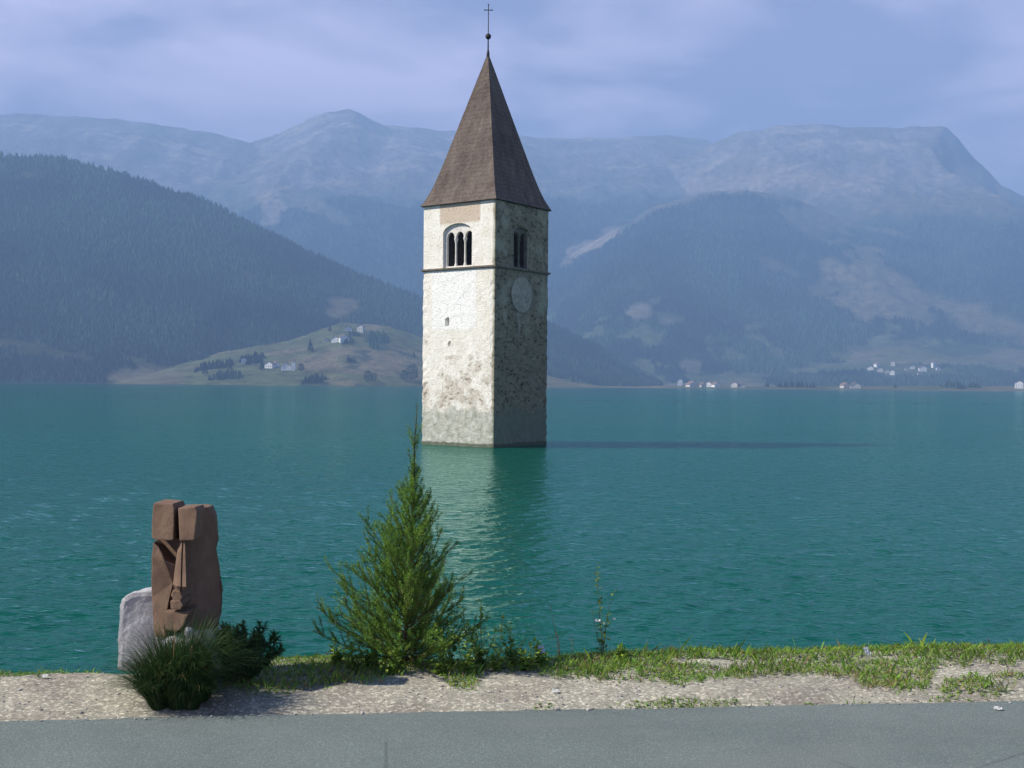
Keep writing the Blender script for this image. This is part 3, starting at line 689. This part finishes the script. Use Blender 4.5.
# ------------------------------------------------------------------ carved stone head on its rocks
HY = 5.95; SCL = HY/F
M = MT('reddish brown carved stone', 0.85, 0.15)
c_ = M.ramp(M.noise(7, 6, 0.7, map_scale=(1, 1, 0.5)), [(0.3, (0.115, 0.072, 0.048)), (0.6, (0.195, 0.125, 0.085)), (0.8, (0.26, 0.18, 0.13))])
c_ = M.mix(M.rng(M.noise(90, 3, 0.7), 0.55, 0.75), c_, (0.12, 0.075, 0.055))
b1 = M.bump(M.noise(12, 5, 0.7), 0.5, 0.012); M.bump(M.noise(110, 3, 0.7), 0.5, 0.003, b1)
mat_head = M.color(c_)
HB = P(184, 640, HY)
head = empty('stone_head', HB, 0, label='reddish brown carved stone head with long nose standing on a pale rock', cat='sculpture')
def hp(px, py): return ((px-187)*SCL, (640-py)*SCL)
def block(name, outline, y0, y1, bev=0.007, front=None, parent=None, sub=True):
    """outline in photo pixels -> polygon; y0 front, y1 back; front(x,z)->y offset"""
    pts = [hp(*p) for p in outline]; bm = bmesh.new()
    a = [bm.verts.new((x, y0+(front(x, z) if front else 0), z)) for x, z in pts]
    b = [bm.verts.new((x, y1, z)) for x, z in pts]; n = len(a)
    bm.faces.new(a); bm.faces.new(b[::-1])
    for i in range(n): bm.faces.new((a[i], b[i], b[(i+1) % n], a[(i+1) % n]))
    bmesh.ops.recalc_face_normals(bm, faces=bm.faces)
    bmesh.ops.bevel(bm, geom=bm.edges[:], offset=bev, segments=2, affect='EDGES', profile=0.6)
    bmesh.ops.triangulate(bm, faces=[f for f in bm.faces if len(f.verts) > 4])
    for _ in range(2): bmesh.ops.subdivide_edges(bm, edges=[e for e in bm.edges if e.calc_length() > 0.03], cuts=1, use_grid_fill=True)
    for v in bm.verts:
        q = v.co*14; v.co += 0.0035*mnoise.noise_vector(q)+0.002*mnoise.noise_vector(q*3)
    return bm_obj(name, bm, mat_head, parent or head)
def rx(pts): return [(x if x < 187 else 187+(x-187)*0.62, y) for x, y in pts]
block('head_block', [(153, 512), (168, 511), (178, 514), (187, 514), (187, 641), (156, 641), (150, 600), (150, 560), (151, 530)], 0.10, 0.30, 0.012)
block('head_block', rx([(184, 511), (206, 511), (213, 520), (218, 546), (213, 557), (219, 575), (224, 600), (222, 622), (217, 641), (184, 641)]), 0.070, 0.34, 0.008, front=lambda x, z: (x+0.016)*2.1)
block('brow', [(154, 504), (176, 503.5), (178, 508), (177, 540), (158, 541), (153, 540)], -0.045, 0.15)
block('brow', [(182, 507), (201, 505), (203, 510), (200, 538), (184, 540)], -0.050, 0.10, front=lambda x, z: 0.02 if z > 0.70 else 0)
block('cheek', [(152, 544), (158, 549), (166, 562), (175, 567), (173, 585), (169, 612), (167, 641), (154, 641), (151, 600), (150, 560)], -0.005, 0.15, front=lambda x, z: 0.03 if x > -0.09 else 0)
def hx(px, y): return (px-512)/F*(HY+y)-HB.x
def nosemesh():
    bm = bmesh.new(); rows_ = [(536, 181, 183, 186, 188, 0.0), (552, 178, 180.5, 187, 189, -0.045), (570, 175.5, 179, 188, 190, -0.085), (582, 174, 178.5, 188.5, 190.5, -0.120), (586, 176, 179, 188, 189.5, -0.105)]
    R_ = []
    for py, xl, fl, fr, xr, pr in rows_:
        z = hp(0, py)[1]; fm_ = (fl+fr)/2
        R_.append([bm.verts.new(p) for p in ((hx(xl, .09), 0.09, z), (hx(xl, pr+.03), pr+0.030, z), (hx(fl, pr), pr, z), (hx(fm_-1, pr), pr-0.002, z), (hx(fm_, pr), pr+0.012, z), (hx(fm_+1, pr), pr-0.002, z), (hx(fr, pr), pr, z), (hx(xr, pr+.03)-0.004, pr+0.025, z), (hx(xr, .09)-.02, 0.12, z))])
    for a, b in zip(R_, R_[1:]):
        for i in range(8): bm.faces.new((a[i], a[i+1], b[i+1], b[i]))
    bm.faces.new(R_[0]); bm.faces.new(R_[-1][::-1])
    bm_obj('nose', bm, mat_head, head)
nosemesh()
block('lip', [(178, 589), (185, 590), (188, 596), (185, 600), (178, 599), (175, 595)], -0.050, 0.12, 0.006)
block('lip', [(175, 600), (186, 598), (189, 603), (186, 608), (176, 608)], -0.060, 0.12, 0.006)
block('mouth_block', [(170, 586), (183, 586), (184, 612), (168, 612)], 0.022, 0.14, 0.006)
block('chin', [(168, 611), (195, 609), (192, 616), (186, 627), (181, 630), (167, 629)], -0.065, 0.14, 0.009, front=lambda x, z: max(0, x)*0.8)
for ch in head.children:        # the whole block is turned a little to the left
    for v in ch.data.vertices: v.co.x *= 1.05; v.co.y -= 0.45*v.co.x
# rocks
M = MT('pale grey granite', 0.9, 0.15)
c_ = M.ramp(M.noise(9, 6, 0.7), [(0.3, (0.32, 0.31, 0.31)), (0.65, (0.48, 0.47, 0.47))]); c_ = M.mix(M.rng(M.noise(70, 4, 0.7), 0.57, 0.68, 0, .6), c_, (0.2, 0.19, 0.19))
c_ = M.mix(M.rng(M.noise(4, 5, 0.7), 0.56, 0.66, 0, .5), c_, (0.30, 0.27, 0.2))
M.bump(M.noise(18, 6, 0.7), 0.7, 0.02); mat_rock = M.color(c_)
def rock(name, outline, Y, depth, label, seed, rough=0.012, bev=0.03):
    o0 = P(*outline[0], Y); pts = [P(px, py, Y)-o0 for px, py in outline]
    bm = bmesh.new(); a = [bm.verts.new((p.x, 0, p.z)) for p in pts]; b = [bm.verts.new((p.x*0.94+0.01, depth, p.z-0.02)) for p in pts]; n = len(a)
    bm.faces.new(a); bm.faces.new(b[::-1])
    for i in range(n): bm.faces.new((a[i], b[i], b[(i+1) % n], a[(i+1) % n]))
    bmesh.ops.recalc_face_normals(bm, faces=bm.faces)
    bmesh.ops.bevel(bm, geom=bm.edges[:], offset=bev, segments=2, affect='EDGES', profile=0.6)
    bmesh.ops.triangulate(bm, faces=[f for f in bm.faces if len(f.verts) > 4])
    for _ in range(3): bmesh.ops.subdivide_edges(bm, edges=[e for e in bm.edges if e.calc_length() > 0.025], cuts=1, use_grid_fill=True)
    for v in bm.verts: q = v.co*9+Vector((seed, 0, 0)); v.co += rough*mnoise.noise_vector(q)+rough*0.5*mnoise.noise_vector(q*3)
    o = bm_obj(name, bm, mat_rock, None, smooth=False, loc=o0); return tag(o, label, 'rock')
rock('standing_stone', [(116, 672), (117, 640), (118, 606), (121, 598), (131, 592), (150, 591), (164, 592), (168, 672)], 6.30, 0.26, 'pale grey upright slab of stone behind the left of the carved head', 3, 0.006)
rock('pedestal_rock', [(150, 705), (152, 655), (158, 641), (188, 640.5), (198, 643), (209, 654), (212, 668), (213, 705)], 5.84, 0.50, 'pale rough rock beneath the carved head, half hidden by long grass', 8, 0.014)
rock('leaning_stone', [(188, 672), (183, 640), (184, 628), (190, 627), (202, 639), (213, 655), (214, 664), (204, 674)], 5.77, 0.08, 'small pale wedge of rock leaning below the chin of the carved head', 14, 0.012, 0.02)

# ------------------------------------------------------------------ vegetation
def leaf_mat(name, c1, c2, trans=0.25):
    M = MT(name, 0.6, 0.25); t = M.t
    at = M.attr('tone'); out = t.nodes['Material Output']
    M.color(at); tr = N(t, 'ShaderNodeBsdfTranslucent'); t.links.new(at, tr.inputs[0])
    mxs = N(t, 'ShaderNodeMixShader'); mxs.inputs[0].default_value = trans
    t.links.new(M.b.outputs[0], mxs.inputs[1]); t.links.new(tr.outputs[0], mxs.inputs[2]); t.links.new(mxs.outputs[0], out.inputs[0]); return M.m
mat_leaf = leaf_mat('leaf green', None, None, 0.3)
class Leaves:
    """collects narrow blades and small leaves with their own tone"""
    def __init__(s): s.v = []; s.f = []; s.c = []
    def quad(s, p, d, w, c, fold=0.0):
        """leaf from p along d (vector with length), half width vector w"""
        i = len(s.v); m = p+d*0.5
        s.v += [tuple(p), tuple(m+w), tuple(p+d), tuple(m-w)]; s.f.append((i, i+1, i+2, i+3)); s.c += [c]*4
    def blade(s, p, pts_dir, w, c):
        """pts_dir: list of successive offsets; tapering strip of quads"""
        n = len(pts_dir); q = Vector(p); i0 = len(s.v); side = w
        s.v += [tuple(q-side), tuple(q+side)]; s.c += [c, c]
        for k, d in enumerate(pts_dir):
            q = q+d; tt = 1-(k+1)/n; sw_ = side*(tt*0.85+0.06); s.v += [tuple(q-sw_), tuple(q+sw_)]; s.c += [c, c]
            a = i0+2*k; s.f.append((a, a+1, a+3, a+2))
    def build(s, name, mat, parent=None):
        return np_mesh(name, np.array(s.v), np.array(s.f), mat, parent, colors=np.array(s.c))
def rv(s=1.0): return Vector((random.gauss(0, 1), random.gauss(0, 1), random.gauss(0, 1))).normalized()*s
def tone(base, var=0.3, warm=0.0):
    k = 1+random.uniform(-var, var); w_ = random.uniform(0, warm)
    return (base[0]*k*(1+w_*2), base[1]*k*(1+w_*0.3), base[2]*k)
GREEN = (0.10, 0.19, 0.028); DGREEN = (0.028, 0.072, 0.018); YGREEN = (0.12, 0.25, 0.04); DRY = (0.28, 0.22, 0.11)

# long grass tuft in front of the sculpture
def tuft(name, px, py, n, hgt, spread, label, base, wid=0.0035, seed=1, cat='grass tuft', flat=0.5, dry=0.06):
    random.seed(seed); c = G(px, py); z0 = float(gz(c.x, c.y)); L = Leaves()
    subs = [(random.uniform(-.5, .5)*spread, random.uniform(-.3, .3)*spread, random.uniform(.6, 1.0), random.uniform(-.3, .3), random.uniform(-.2, .2)) for _ in range(11)] if n > 500 else [(0, 0, 1, 0, 0)]
    for i in range(n):
        sx, sy, sh, lx, ly = random.choice(subs); sh *= 1.05-1.1*abs(sx)/spread
        a = random.uniform(0, 6.28); r0 = spread*0.16*math.sqrt(random.random()); p = Vector((sx+r0*math.cos(a), sy+r0*math.sin(a)*0.7, -0.01))
        a2 = a+random.gauss(0, 0.8); lean = random.random()**1.2*flat*1.5+0.05; h = hgt*sh*random.uniform(0.35, 1.0)
        d = (Vector((math.cos(a2)*lean+lx+sx*0.8, math.sin(a2)*lean*0.8+ly, 1))+rv(.12)).normalized()*(h/5)
        seq = []
        for k in range(6):
            seq.append(d.copy()); d = d+Vector((math.cos(a2), math.sin(a2), 0))*h*0.035*lean*(k+1)*0.5 - Vector((0, 0, h*0.018*(k+1)*(0.4+lean)))
        b = DRY if random.random() < dry else base
        L.blade(p, seq, Vector((-math.sin(a2), math.cos(a2), 0)).normalized()*wid*random.uniform(.6, 1.2)+rv(wid*0.3), tone(b, 0.4, 0.3))
    o = L.build(name, mat_leaf); o.location = (c.x, c.y, z0); return tag(o, label, cat)
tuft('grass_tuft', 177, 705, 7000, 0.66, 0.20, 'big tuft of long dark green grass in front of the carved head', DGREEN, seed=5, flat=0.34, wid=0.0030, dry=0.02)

# dark shrub at the right foot of the sculpture
def shrub(px, py, hgt, rad, n, label, base, seed):
    random.seed(seed); c = G(px, py); z0 = float(gz(c.x, c.y)); root = empty('shrub', (c.x, c.y, z0), 0, label=label, cat='shrub')
    L = Leaves(); bm = bmesh.new()
    for i in range(46):
        a = random.uniform(0, 6.28); le = random.uniform(0.1, 1.0); d = Vector((math.cos(a)*le, math.sin(a)*le*0.7, 0.55+0.7*(1-le))).normalized()
        ln = hgt*random.uniform(0.75, 1.1)*(0.8+0.3*le); pts = [Vector((0, 0, -0.02))]; dd = d.copy()
        for k in range(6): pts.append(pts[-1]+dd*ln/6); dd = (dd+rv(0.16)+Vector((0, 0, 0.04))).normalized()
        add_tube(bm, pts, [0.004*(1-k/7.5) for k in range(7)], 4)
        for k in range(n):
            t = random.uniform(0.15, 1)*6; j = min(5, int(t)); p = pts[j].lerp(pts[j+1], t-j); q = (rv(1)+dd*0.9).normalized()*random.uniform(0.02, 0.045)
            L.quad(p, q, q.cross(rv()).normalized()*0.004, tone(base, 0.4, .2))
    bm_obj('stems', bm, mat_bark, root); L.build('foliage', mat_leaf, root)
    return root
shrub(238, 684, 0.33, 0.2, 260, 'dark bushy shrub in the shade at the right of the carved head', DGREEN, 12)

# young conifer
def young_conifer():
    random.seed(21); by = 6.52; b = P(404, 668, by); z0 = float(gz(b.x, b.y))
    root = empty('young_larch', (b.x, b.y, z0), 0, label='young feathery green conifer with upswept branches on the lake bank', cat='young tree')
    top = P(417, 404, by)-Vector((b.x, b.y, z0)); mid = P(410, 560, by)-Vector((b.x, b.y, z0)); m2 = P(413.5, 480, by)-Vector((b.x, b.y, z0))
    tp = [Vector((0, 0, -0.08)), mid*0.5+Vector((0.004, 0, 0)), mid, m2, top]; rad = [0.014, 0.011, 0.008, 0.0045, 0.0012]
    bm = bmesh.new(); fine = []; fr = []
    for i in range(4):
        for k in range(5): fine.append(tp[i].lerp(tp[i+1], k/5)+Vector((0.004*math.sin(i*5+k), 0, 0))); fr.append(rad[i]*(1-k/5)+rad[i+1]*k/5)
    fine.append(tp[4]); fr.append(rad[4]); add_tube(bm, fine, fr, 7); bm_obj('trunk', bm, mat_bark, root)
    bt = bmesh.new(); L = Leaves(); Ht = top.z
    def on_trunk(z):
        for p, q in zip(fine, fine[1:]):
            if p.z <= z <= q.z: return p.lerp(q, (z-p.z)/(q.z-p.z))
        return fine[-1]
    def needles(pts, n, ln, base):
        for k in range(n):
            t = random.uniform(0.06, 1)*(len(pts)-1); j = min(len(pts)-2, int(t)); p = pts[j].lerp(pts[j+1], t-j)
            ax_ = (pts[j+1]-pts[j]).normalized(); q = (ax_*0.75+rv(1)).normalized()*ln*random.uniform(.6, 1.15)
            L.quad(p, q, q.cross(rv()).normalized()*ln*0.08, tone(base, 0.35, .5))
    def branch(p0, d, ln, r, depth):
        n = 7; pts = [p0]; dd = d.normalized()
        for k in range(n):
            pts.append(pts[-1]+dd*ln/n); dd = (dd+Vector((0, 0, 0.085))+rv(0.07)).normalized()
        add_tube(bt, pts, [r*(1-0.85*k/n) for k in range(n+1)], 4)
        base = (0.105, 0.27, 0.034) if random.random() < .7 else (0.06, 0.17, 0.028)
        needles(pts, int(ln*800), 0.017, base)
        if depth:
            m = int(ln*25)
            for k in range(m):
                t = random.uniform(0.12, 0.95); j = min(n-1, int(t*n)); p = pts[j].lerp(pts[j+1], t*n-j); ax_ = (pts[j+1]-pts[j]).normalized()
                s_ = ax_.cross(rv()).normalized(); branch(p, ax_*0.95+s_*0.6+Vector((0, 0, .2)), ln*random.uniform(0.18, 0.42)*(1.1-t*.6), r*0.45, 0)
    nb = 190
    for i in range(nb):
        t = ((i+random.random())/nb)**1.35; z = 0.01+t*(Ht*0.74); p = on_trunk(z)
        a = i*2.399+random.uniform(-.4, .4); e = Ht
        ln = ((0.62-0.08*max(0, .12-t)/.12)*(1-t)**1.05+0.07)*random.uniform(0.4, 1.15)
        if math.cos(a) < -0.3: ln *= 0.92
        if math.cos(a) > 0.4: ln *= 0.80
        up_ = 0.16+2.2*t if t < .13 else 0.38+0.95*t+random.uniform(-.15, .3)
        branch(p, Vector((math.cos(a), math.sin(a)*0.85, up_)), ln, 0.0045*(1-t)+0.0016, 1)
    for k in range(10):   # thin shoots near the leader
        z = Ht*random.uniform(0.66, 0.86); a = random.uniform(0, 6.28); branch(on_trunk(z), Vector((math.cos(a)*.3, math.sin(a)*.3, 1)), random.uniform(.10, .2), 0.002, 0)
    needles(fine[12:], 420, 0.014, (0.07, 0.13, 0.03))
    br = bm_obj('branches', bt, speckled('twig bark', (0.10, 0.06, 0.03), (0.20, 0.13, 0.07), 20), root); L.build('needles', mat_leaf, br)
young_conifer()

# leafy weeds
mat_stem = speckled('green stem', (0.06, 0.09, 0.03), (0.12, 0.14, 0.05), 30)
mat_dry = speckled('dry brown stem', (0.22, 0.14, 0.08), (0.36, 0.25, 0.15), 30)
mat_petal = speckled('white petals', (0.78, 0.78, 0.70), (0.88, 0.88, 0.82), 40)
def weed(px, py, top_py, label, seed, nl=60, lw=0.012, base=GREEN, spread=0.25, name='leafy_weed', branches=3, flowers=None, cat='plant', off=0.0, group=None, stem=None, dx=0):
    random.seed(seed); a_, b_ = ab(px, py); Y = float(y_bank(0)); 
    for _ in range(6): Y = float(y_bank(a_/F*Y))+off
    p0 = Vector((a_/F*Y, Y, 0)); p0.z = float(gz(p0.x, p0.y))
    hgt = P(px, top_py, Y).z-p0.z
    root = empty(name, p0, 0, label=label, cat=cat, group=group); bm = bmesh.new(); L = Leaves()
    for b in range(branches):
        a = random.uniform(0, 6.28); k0 = 1 if b == 0 else random.uniform(.45, .85); lean = (0.04 if b == 0 else spread)
        d = Vector((math.cos(a)*lean+dx*(b == 0), math.sin(a)*lean, 1)); pts = [Vector((0, 0, -0.02))]; n = 9
        for k in range(n): pts.append(pts[-1]+d.normalized()*hgt*k0/n); d = d+rv(0.10)
        add_tube(bm, pts, [0.0028*(1-.7*k/n) for k in range(n+1)], 5)
        for k in range(int(nl*k0)):
            t = random.uniform(.12, 1)*n; j = min(n-1, int(t)); p = pts[j].lerp(pts[j+1], t-j); q = Vector((random.gauss(0, 1), random.gauss(0, 1), random.gauss(.25, .5))).normalized()
            ln = lw*random.uniform(1.6, 3.4)*(1.15-.5*t/n); p = p+q*ln*0.5*random.random()
            L.quad(p, q*ln, q.cross(Vector((0, 0, 1))+rv(.5)).normalized()*ln*0.30, tone(base, .35, .4))
    bm_obj('stem', bm, stem or mat_stem, root)
    if nl: L.build('leaves', mat_leaf, root)
    for (fx, fy, fr_) in (flowers or []):
        c = P(fx, fy, Y)-p0; bm = bmesh.new()
        for k in range(9):
            d = rv(1); d.z = abs(d.z)*.5; d.y = -abs(d.y); d = d.normalized(); s_ = d.cross(rv()).normalized()*fr_*.45
            bm.faces.new([bm.verts.new(c+v) for v in (Vector((0, 0, 0)), d*fr_*.6+s_, d*fr_*1.1, d*fr_*.6-s_)])
        bm_obj('flower', bm, mat_petal, root)
        sb_ = bmesh.new(); add_tube(sb_, [Vector((0.0, 0, max(0.02, c.z-0.06))), c], [0.0014, 0.001], 4); bm_obj('flower_stalk', sb_, mat_stem, root)
    return root
weed(603, 660, 556, 'tall thin weed with small leaves and white flowers standing alone on the bank', 3, nl=46, lw=0.011, branches=4, spread=.12, name='flowering_weed', flowers=[(598, 621, .018), (603, 624, .015), (614, 619, .011)])
weed(560, 662, 600, 'thin brown dry weed stalk halfway between conifer and flowering weed', 5, nl=12, lw=0.008, base=DRY, branches=2, spread=.1, name='dry_stalk', stem=mat_dry)
weed(571, 660, 628, 'short pale dry stalk just right of the brown one', 6, nl=8, lw=0.008, base=DRY, branches=1, spread=.1, name='dry_stalk', stem=mat_dry)
WD = [(452, 664, 590, 1, 'broad-leaved weed touching the right side of the conifer'), (467, 666, 600, 2, 'bright leafy weed, second to the right of the conifer'), (482, 664, 596, 3, 'tallest leafy weed in the clump right of the conifer'),
      (497, 664, 612, 4, 'spreading leafy weed in the middle of the clump beside the conifer'), (512, 662, 618, 5, 'leafy weed on the right slope of the clump beside the conifer'), (527, 661, 632, 6, 'low leafy weed near the right end of the clump'), (541, 660, 640, 7, 'smallest leafy weed ending the clump at the right'),
      (440, 668, 630, 8, 'low weed growing under the right branches of the conifer'), (335, 664, 636, 9, 'low weed peeping out under the left branches of the conifer'), (352, 664, 628, 12, 'bushy low weed among the lowest left branches of the conifer'), (372, 668, 640, 13, 'short weed close to the left side of the conifer trunk'), (390, 669, 644, 14, 'shortest weed directly at the foot of the conifer trunk'), (622, 657, 640, 11, 'short weed at the right foot of the flowering weed')]
for px, py, tp_, sd0, l in WD:
    weed(px, py, tp_, l, sd0*7, nl=60, lw=0.013, base=(0.11, 0.24, 0.035) if sd0 % 2 else YGREEN, spread=.45, branches=6, group='leafy weeds on the bank', off=(-0.22 if sd0 % 2 == 0 else -0.08))

# grass cover on the bank ------------------------------------------------------
LOW = np.array([(-300, 668), (0, 682), (40, 679), (80, 672), (112, 668), (125, 655), (215, 655), (225, 690), (262, 697), (300, 695), (385, 684), (392, 676), (440, 672), (452, 690), (478, 690), (486, 673), (530, 674), (575, 680), (620, 684), (700, 685), (722, 680), (790, 677), (852, 675), (866, 690), (930, 692), (940, 668), (980, 666), (1024, 664), (1400, 650)], float)
PATCH = [(695, 701, 82, 5.5), (975, 686, 38, 9), (549, 703, 11, 3), (940, 697, 14, 4), (860, 699, 14, 3), (812, 700, 8, 3), (466, 683, 18, 9), (1010, 676, 16, 4), (585, 706, 8, 2)]
def grass_cover():
    n = 420000; r_ = np.random.default_rng(11)
    x = r_.uniform(-12, 13, n); y = y_bank(x)+r_.uniform(-1.15, 1.6, n)
    near_w = np.abs(x) < 4.3; keep_ = near_w | (r_.random(n) < 0.25); x, y = x[keep_], y[keep_]
    z = gz(x, y); px = 512+F*x/y; py = 384-F*(ROAD+0.012-CAMZ)/y+(px-512)*math.sin(RHO)
    low = np.interp(px, LOW[:, 0], LOW[:, 1])+(fbm(px/14, px*0+2, 3)-0.5)*9
    d = low-py
    prob = ss(-2, 5, d)
    b = y-y_bank(x)
    thin = np.where(px < 128, 0.10+0.5*ss(-0.12, 0, b), 1.0); prob = prob*thin
    for (cx, cy, rx, ry) in PATCH:
        q = np.sqrt(((px-cx)/rx)**2+((py-cy)/ry)**2)+0.9*(fbm(px/9+cx, py/4, 3)-0.5); prob = np.maximum(prob, 1-ss(0.8, 1.05, q))
    prob = prob*np.where((px > 225) & (px < 400), 1.0, 0)*1.0 + prob*np.where((px > 225) & (px < 400), 0, 1.0)*ss(0.22, 0.42, fbm(x*5+3, y*7, 3)+0.12*(b > -0.1))
    off = y < y_road(x)+0.01; prob[off] = 0
    m = r_.random(len(x)) < prob; x, y, z, px, py, b = x[m], y[m], z[m], px[m], py[m], b[m]; n = len(x)
    kind = r_.random(n) < 0.62                        # blade or small round leaf
    edge_h = np.where((px > 560), 1.0, 0.85)
    h = np.where(kind, r_.uniform(0.018, 0.052, n), r_.uniform(0.008, 0.03, n))*(0.6+0.8*fbm(x*3+8, y*3, 3))*edge_h
    tallb = (r_.random(n) < 0.012); h = np.where(tallb & kind, h*1.9, h)
    inpatch = py > 690; h = np.where(inpatch, h*0.55, h)
    a = r_.uniform(0, 6.283, n); ln = r_.uniform(0, 0.8, n); wd = np.where(kind, r_.uniform(.0012, .0026, n), r_.uniform(.0035, .008, n))
    bx = np.stack([x, y, z-0.004], -1); lean = np.stack([np.cos(a)*ln*h, np.sin(a)*ln*h, h], -1); sd1 = np.stack([-np.sin(a)*wd, np.cos(a)*wd, 0*a], -1)
    flat_ = np.stack([np.cos(a)*wd*2.2, np.sin(a)*wd*2.2, r_.uniform(-.002, .004, n)], -1)
    k_ = kind[:, None]
    v0 = np.where(k_, bx-sd1, bx+lean*0.8-flat_); v1 = np.where(k_, bx+sd1, bx+lean*0.8+sd1); v2 = np.where(k_, bx+lean*0.6+sd1*0.8, bx+lean*0.8+flat_); v3 = np.where(k_, bx+lean+np.stack([np.cos(a), np.sin(a), 0*a], -1)*(h*0.25)[:, None], bx+lean*0.8-sd1)
    V = np.stack([v0, v1, v2, v3], 1).reshape(-1, 3); Fq = np.arange(4*n).reshape(n, 4)
    big_ = fbm(x*2.2+1, y*3, 3); base = np.array((0.150, 0.265, 0.034))[None]*(0.6+0.85*r_.random(n))[:, None]
    base = base*(0.7+0.7*big_[:, None]); dry = (r_.random(n) < 0.10+0.3*ss(.58, .7, big_)); base[dry] = np.array((0.24, 0.20, 0.09))*(0.6+0.6*r_.random(dry.sum()))[:, None]
    base[:, 0] *= r_.uniform(.8, 1.35, n)
    o = np_mesh('grass', V, Fq, mat_leaf, colors=np.repeat(base, 4, 0)); tag(o, 'green grass and low ground cover along the top of the lake bank', 'grass', kind='stuff')
grass_cover()

# gravel ---------------------------------------------------------------------
def gravel():
    r_ = np.random.default_rng(5); n = 5200
    x = r_.uniform(-4.5, 4.6, n); y = y_road(x)+r_.uniform(-0.06, 1.0, n)**1.0
    m = (y < y_bank(x)+0.1); m &= (r_.random(n) < 0.3+0.7*ss(.4, .6, fbm(x*4, y*5, 3))) ; x, y = x[m], y[m]; n = len(x)
    z = np.where(y < y_road(x), ROAD, gz(x, y)); s_ = r_.gamma(1.6, 0.0016, n)+0.0012; s_ = np.minimum(s_, .016)
    bm = bmesh.new(); bmesh.ops.create_icosphere(bm, subdivisions=1, radius=1); iv = np.array([v.co for v in bm.verts]); fi = np.array([[v.index for v in f.verts] for f in bm.faces]); bm.free()
    k = len(iv); jit = r_.uniform(.75, 1.2, (n, k, 1)); sc_ = np.stack([s_*r_.uniform(.8, 1.5, n), s_*r_.uniform(.7, 1.3, n), s_*r_.uniform(.5, .8, n)], -1)[:, None]
    V = iv[None]*jit*sc_+np.stack([x, y, z+s_*0.2], -1)[:, None]; Fq = (np.arange(n)*k)[:, None, None]+fi[None]
    c = np.array((0.30, 0.275, 0.25))[None]*(r_.uniform(.5, 1.5, n))[:, None]
    M = MT('pebble stone', .9, .15); mt = M.color(M.attr('tone'))
    o = np_mesh('gravel', V.reshape(-1, 3), Fq.reshape(-1, 3), mt, colors=np.repeat(c, k, 0)); tag(o, 'loose pebbles strewn over the sandy verge', 'gravel', kind='stuff')
gravel()

# small litter
mat_paper = speckled('white paper', (0.72, 0.72, 0.70), (0.84, 0.84, 0.82), 20)
def scrap(px, py, s_, label, seed, z_off=0.01, tilt=0.5):
    random.seed(seed); c = G(px, py, ROAD+0.02); z = max(float(gz(c.x, c.y)), ROAD if c.y < y_road(c.x) else -9)
    bm = bmesh.new(); n = 5; g = [[bm.verts.new(((i/n-.5)*s_*1.5, (j/n-.5)*s_, s_*.35*mnoise.noise(Vector((i*.6+seed, j*.6, 0)))+(j/n)*s_*tilt)) for j in range(n+1)] for i in range(n+1)]
    for i in range(n):
        for j in range(n): bm.faces.new((g[i][j], g[i+1][j], g[i+1][j+1], g[i][j+1]))
    bmesh.ops.solidify(bm, geom=bm.faces[:], thickness=0.0006)
    o = bm_obj('paper_scrap', bm, mat_paper, None, loc=(c.x, c.y, z+z_off)); o.rotation_euler = (0, 0, random.uniform(-.6, .6)); return tag(o, label, 'litter', 'scraps of white paper')
scrap(867, 659, 0.030, 'crumpled white scrap lying in the grass at the right', 2, 0.03, 1.2)
scrap(998, 706, 0.026, 'white scrap on the road edge at the far right', 3, 0.006, .3)
scrap(555, 692, 0.022, 'white scrap on the sand below the dry stalks', 4, 0.008, .5)
scrap(541, 659, 0.030, 'white scrap caught upright in grass beside the smallest weed', 6, 0.03, 1.6)
scrap(45, 678, 0.02, 'tiny white scrap at the left edge of the sandy verge', 7, .008, .6)
random.seed(4)
def yellow_leaf():
    c = G(238, 684); L = Leaves()
    for k in range(14):
        q = Vector((random.gauss(.3, 1), random.gauss(0, .6), random.gauss(.6, .4))).normalized()*random.uniform(.02, .045); L.quad(Vector((random.uniform(-.02, .02), random.uniform(-.02, .02), 0)), q, q.cross(rv()).normalized()*.006, tone((.30, .30, .07), .3, .3))
    o = L.build('yellow_weed', mat_leaf); o.location = (c.x, c.y, float(gz(c.x, c.y))); tag(o, 'little yellowish plant on the ground right of the long grass tuft', 'plant')
yellow_leaf()

# ------------------------------------------------------------------ haze
bm = bmesh.new(); add_box(bm, -8500, 8500, -2500, 8600, -12, 1480)
hz = bpy.data.materials.new('haze air'); hz.use_nodes = True; ht = hz.node_tree; ht.nodes.clear()
pv = N(ht, 'ShaderNodeVolumePrincipled'); pv.inputs['Color'].default_value = (0.32, 0.54, 0.97, 1); pv.inputs['Density'].default_value = 3.0e-4; pv.inputs['Anisotropy'].default_value = 0.0
ho = N(ht, 'ShaderNodeOutputMaterial'); ht.links.new(pv.outputs[0], ho.inputs['Volume'])
hb = bm_obj('haze', bm, hz); tag(hb, 'pale blue haze in the mountain air over the lake', 'haze', kind='stuff')
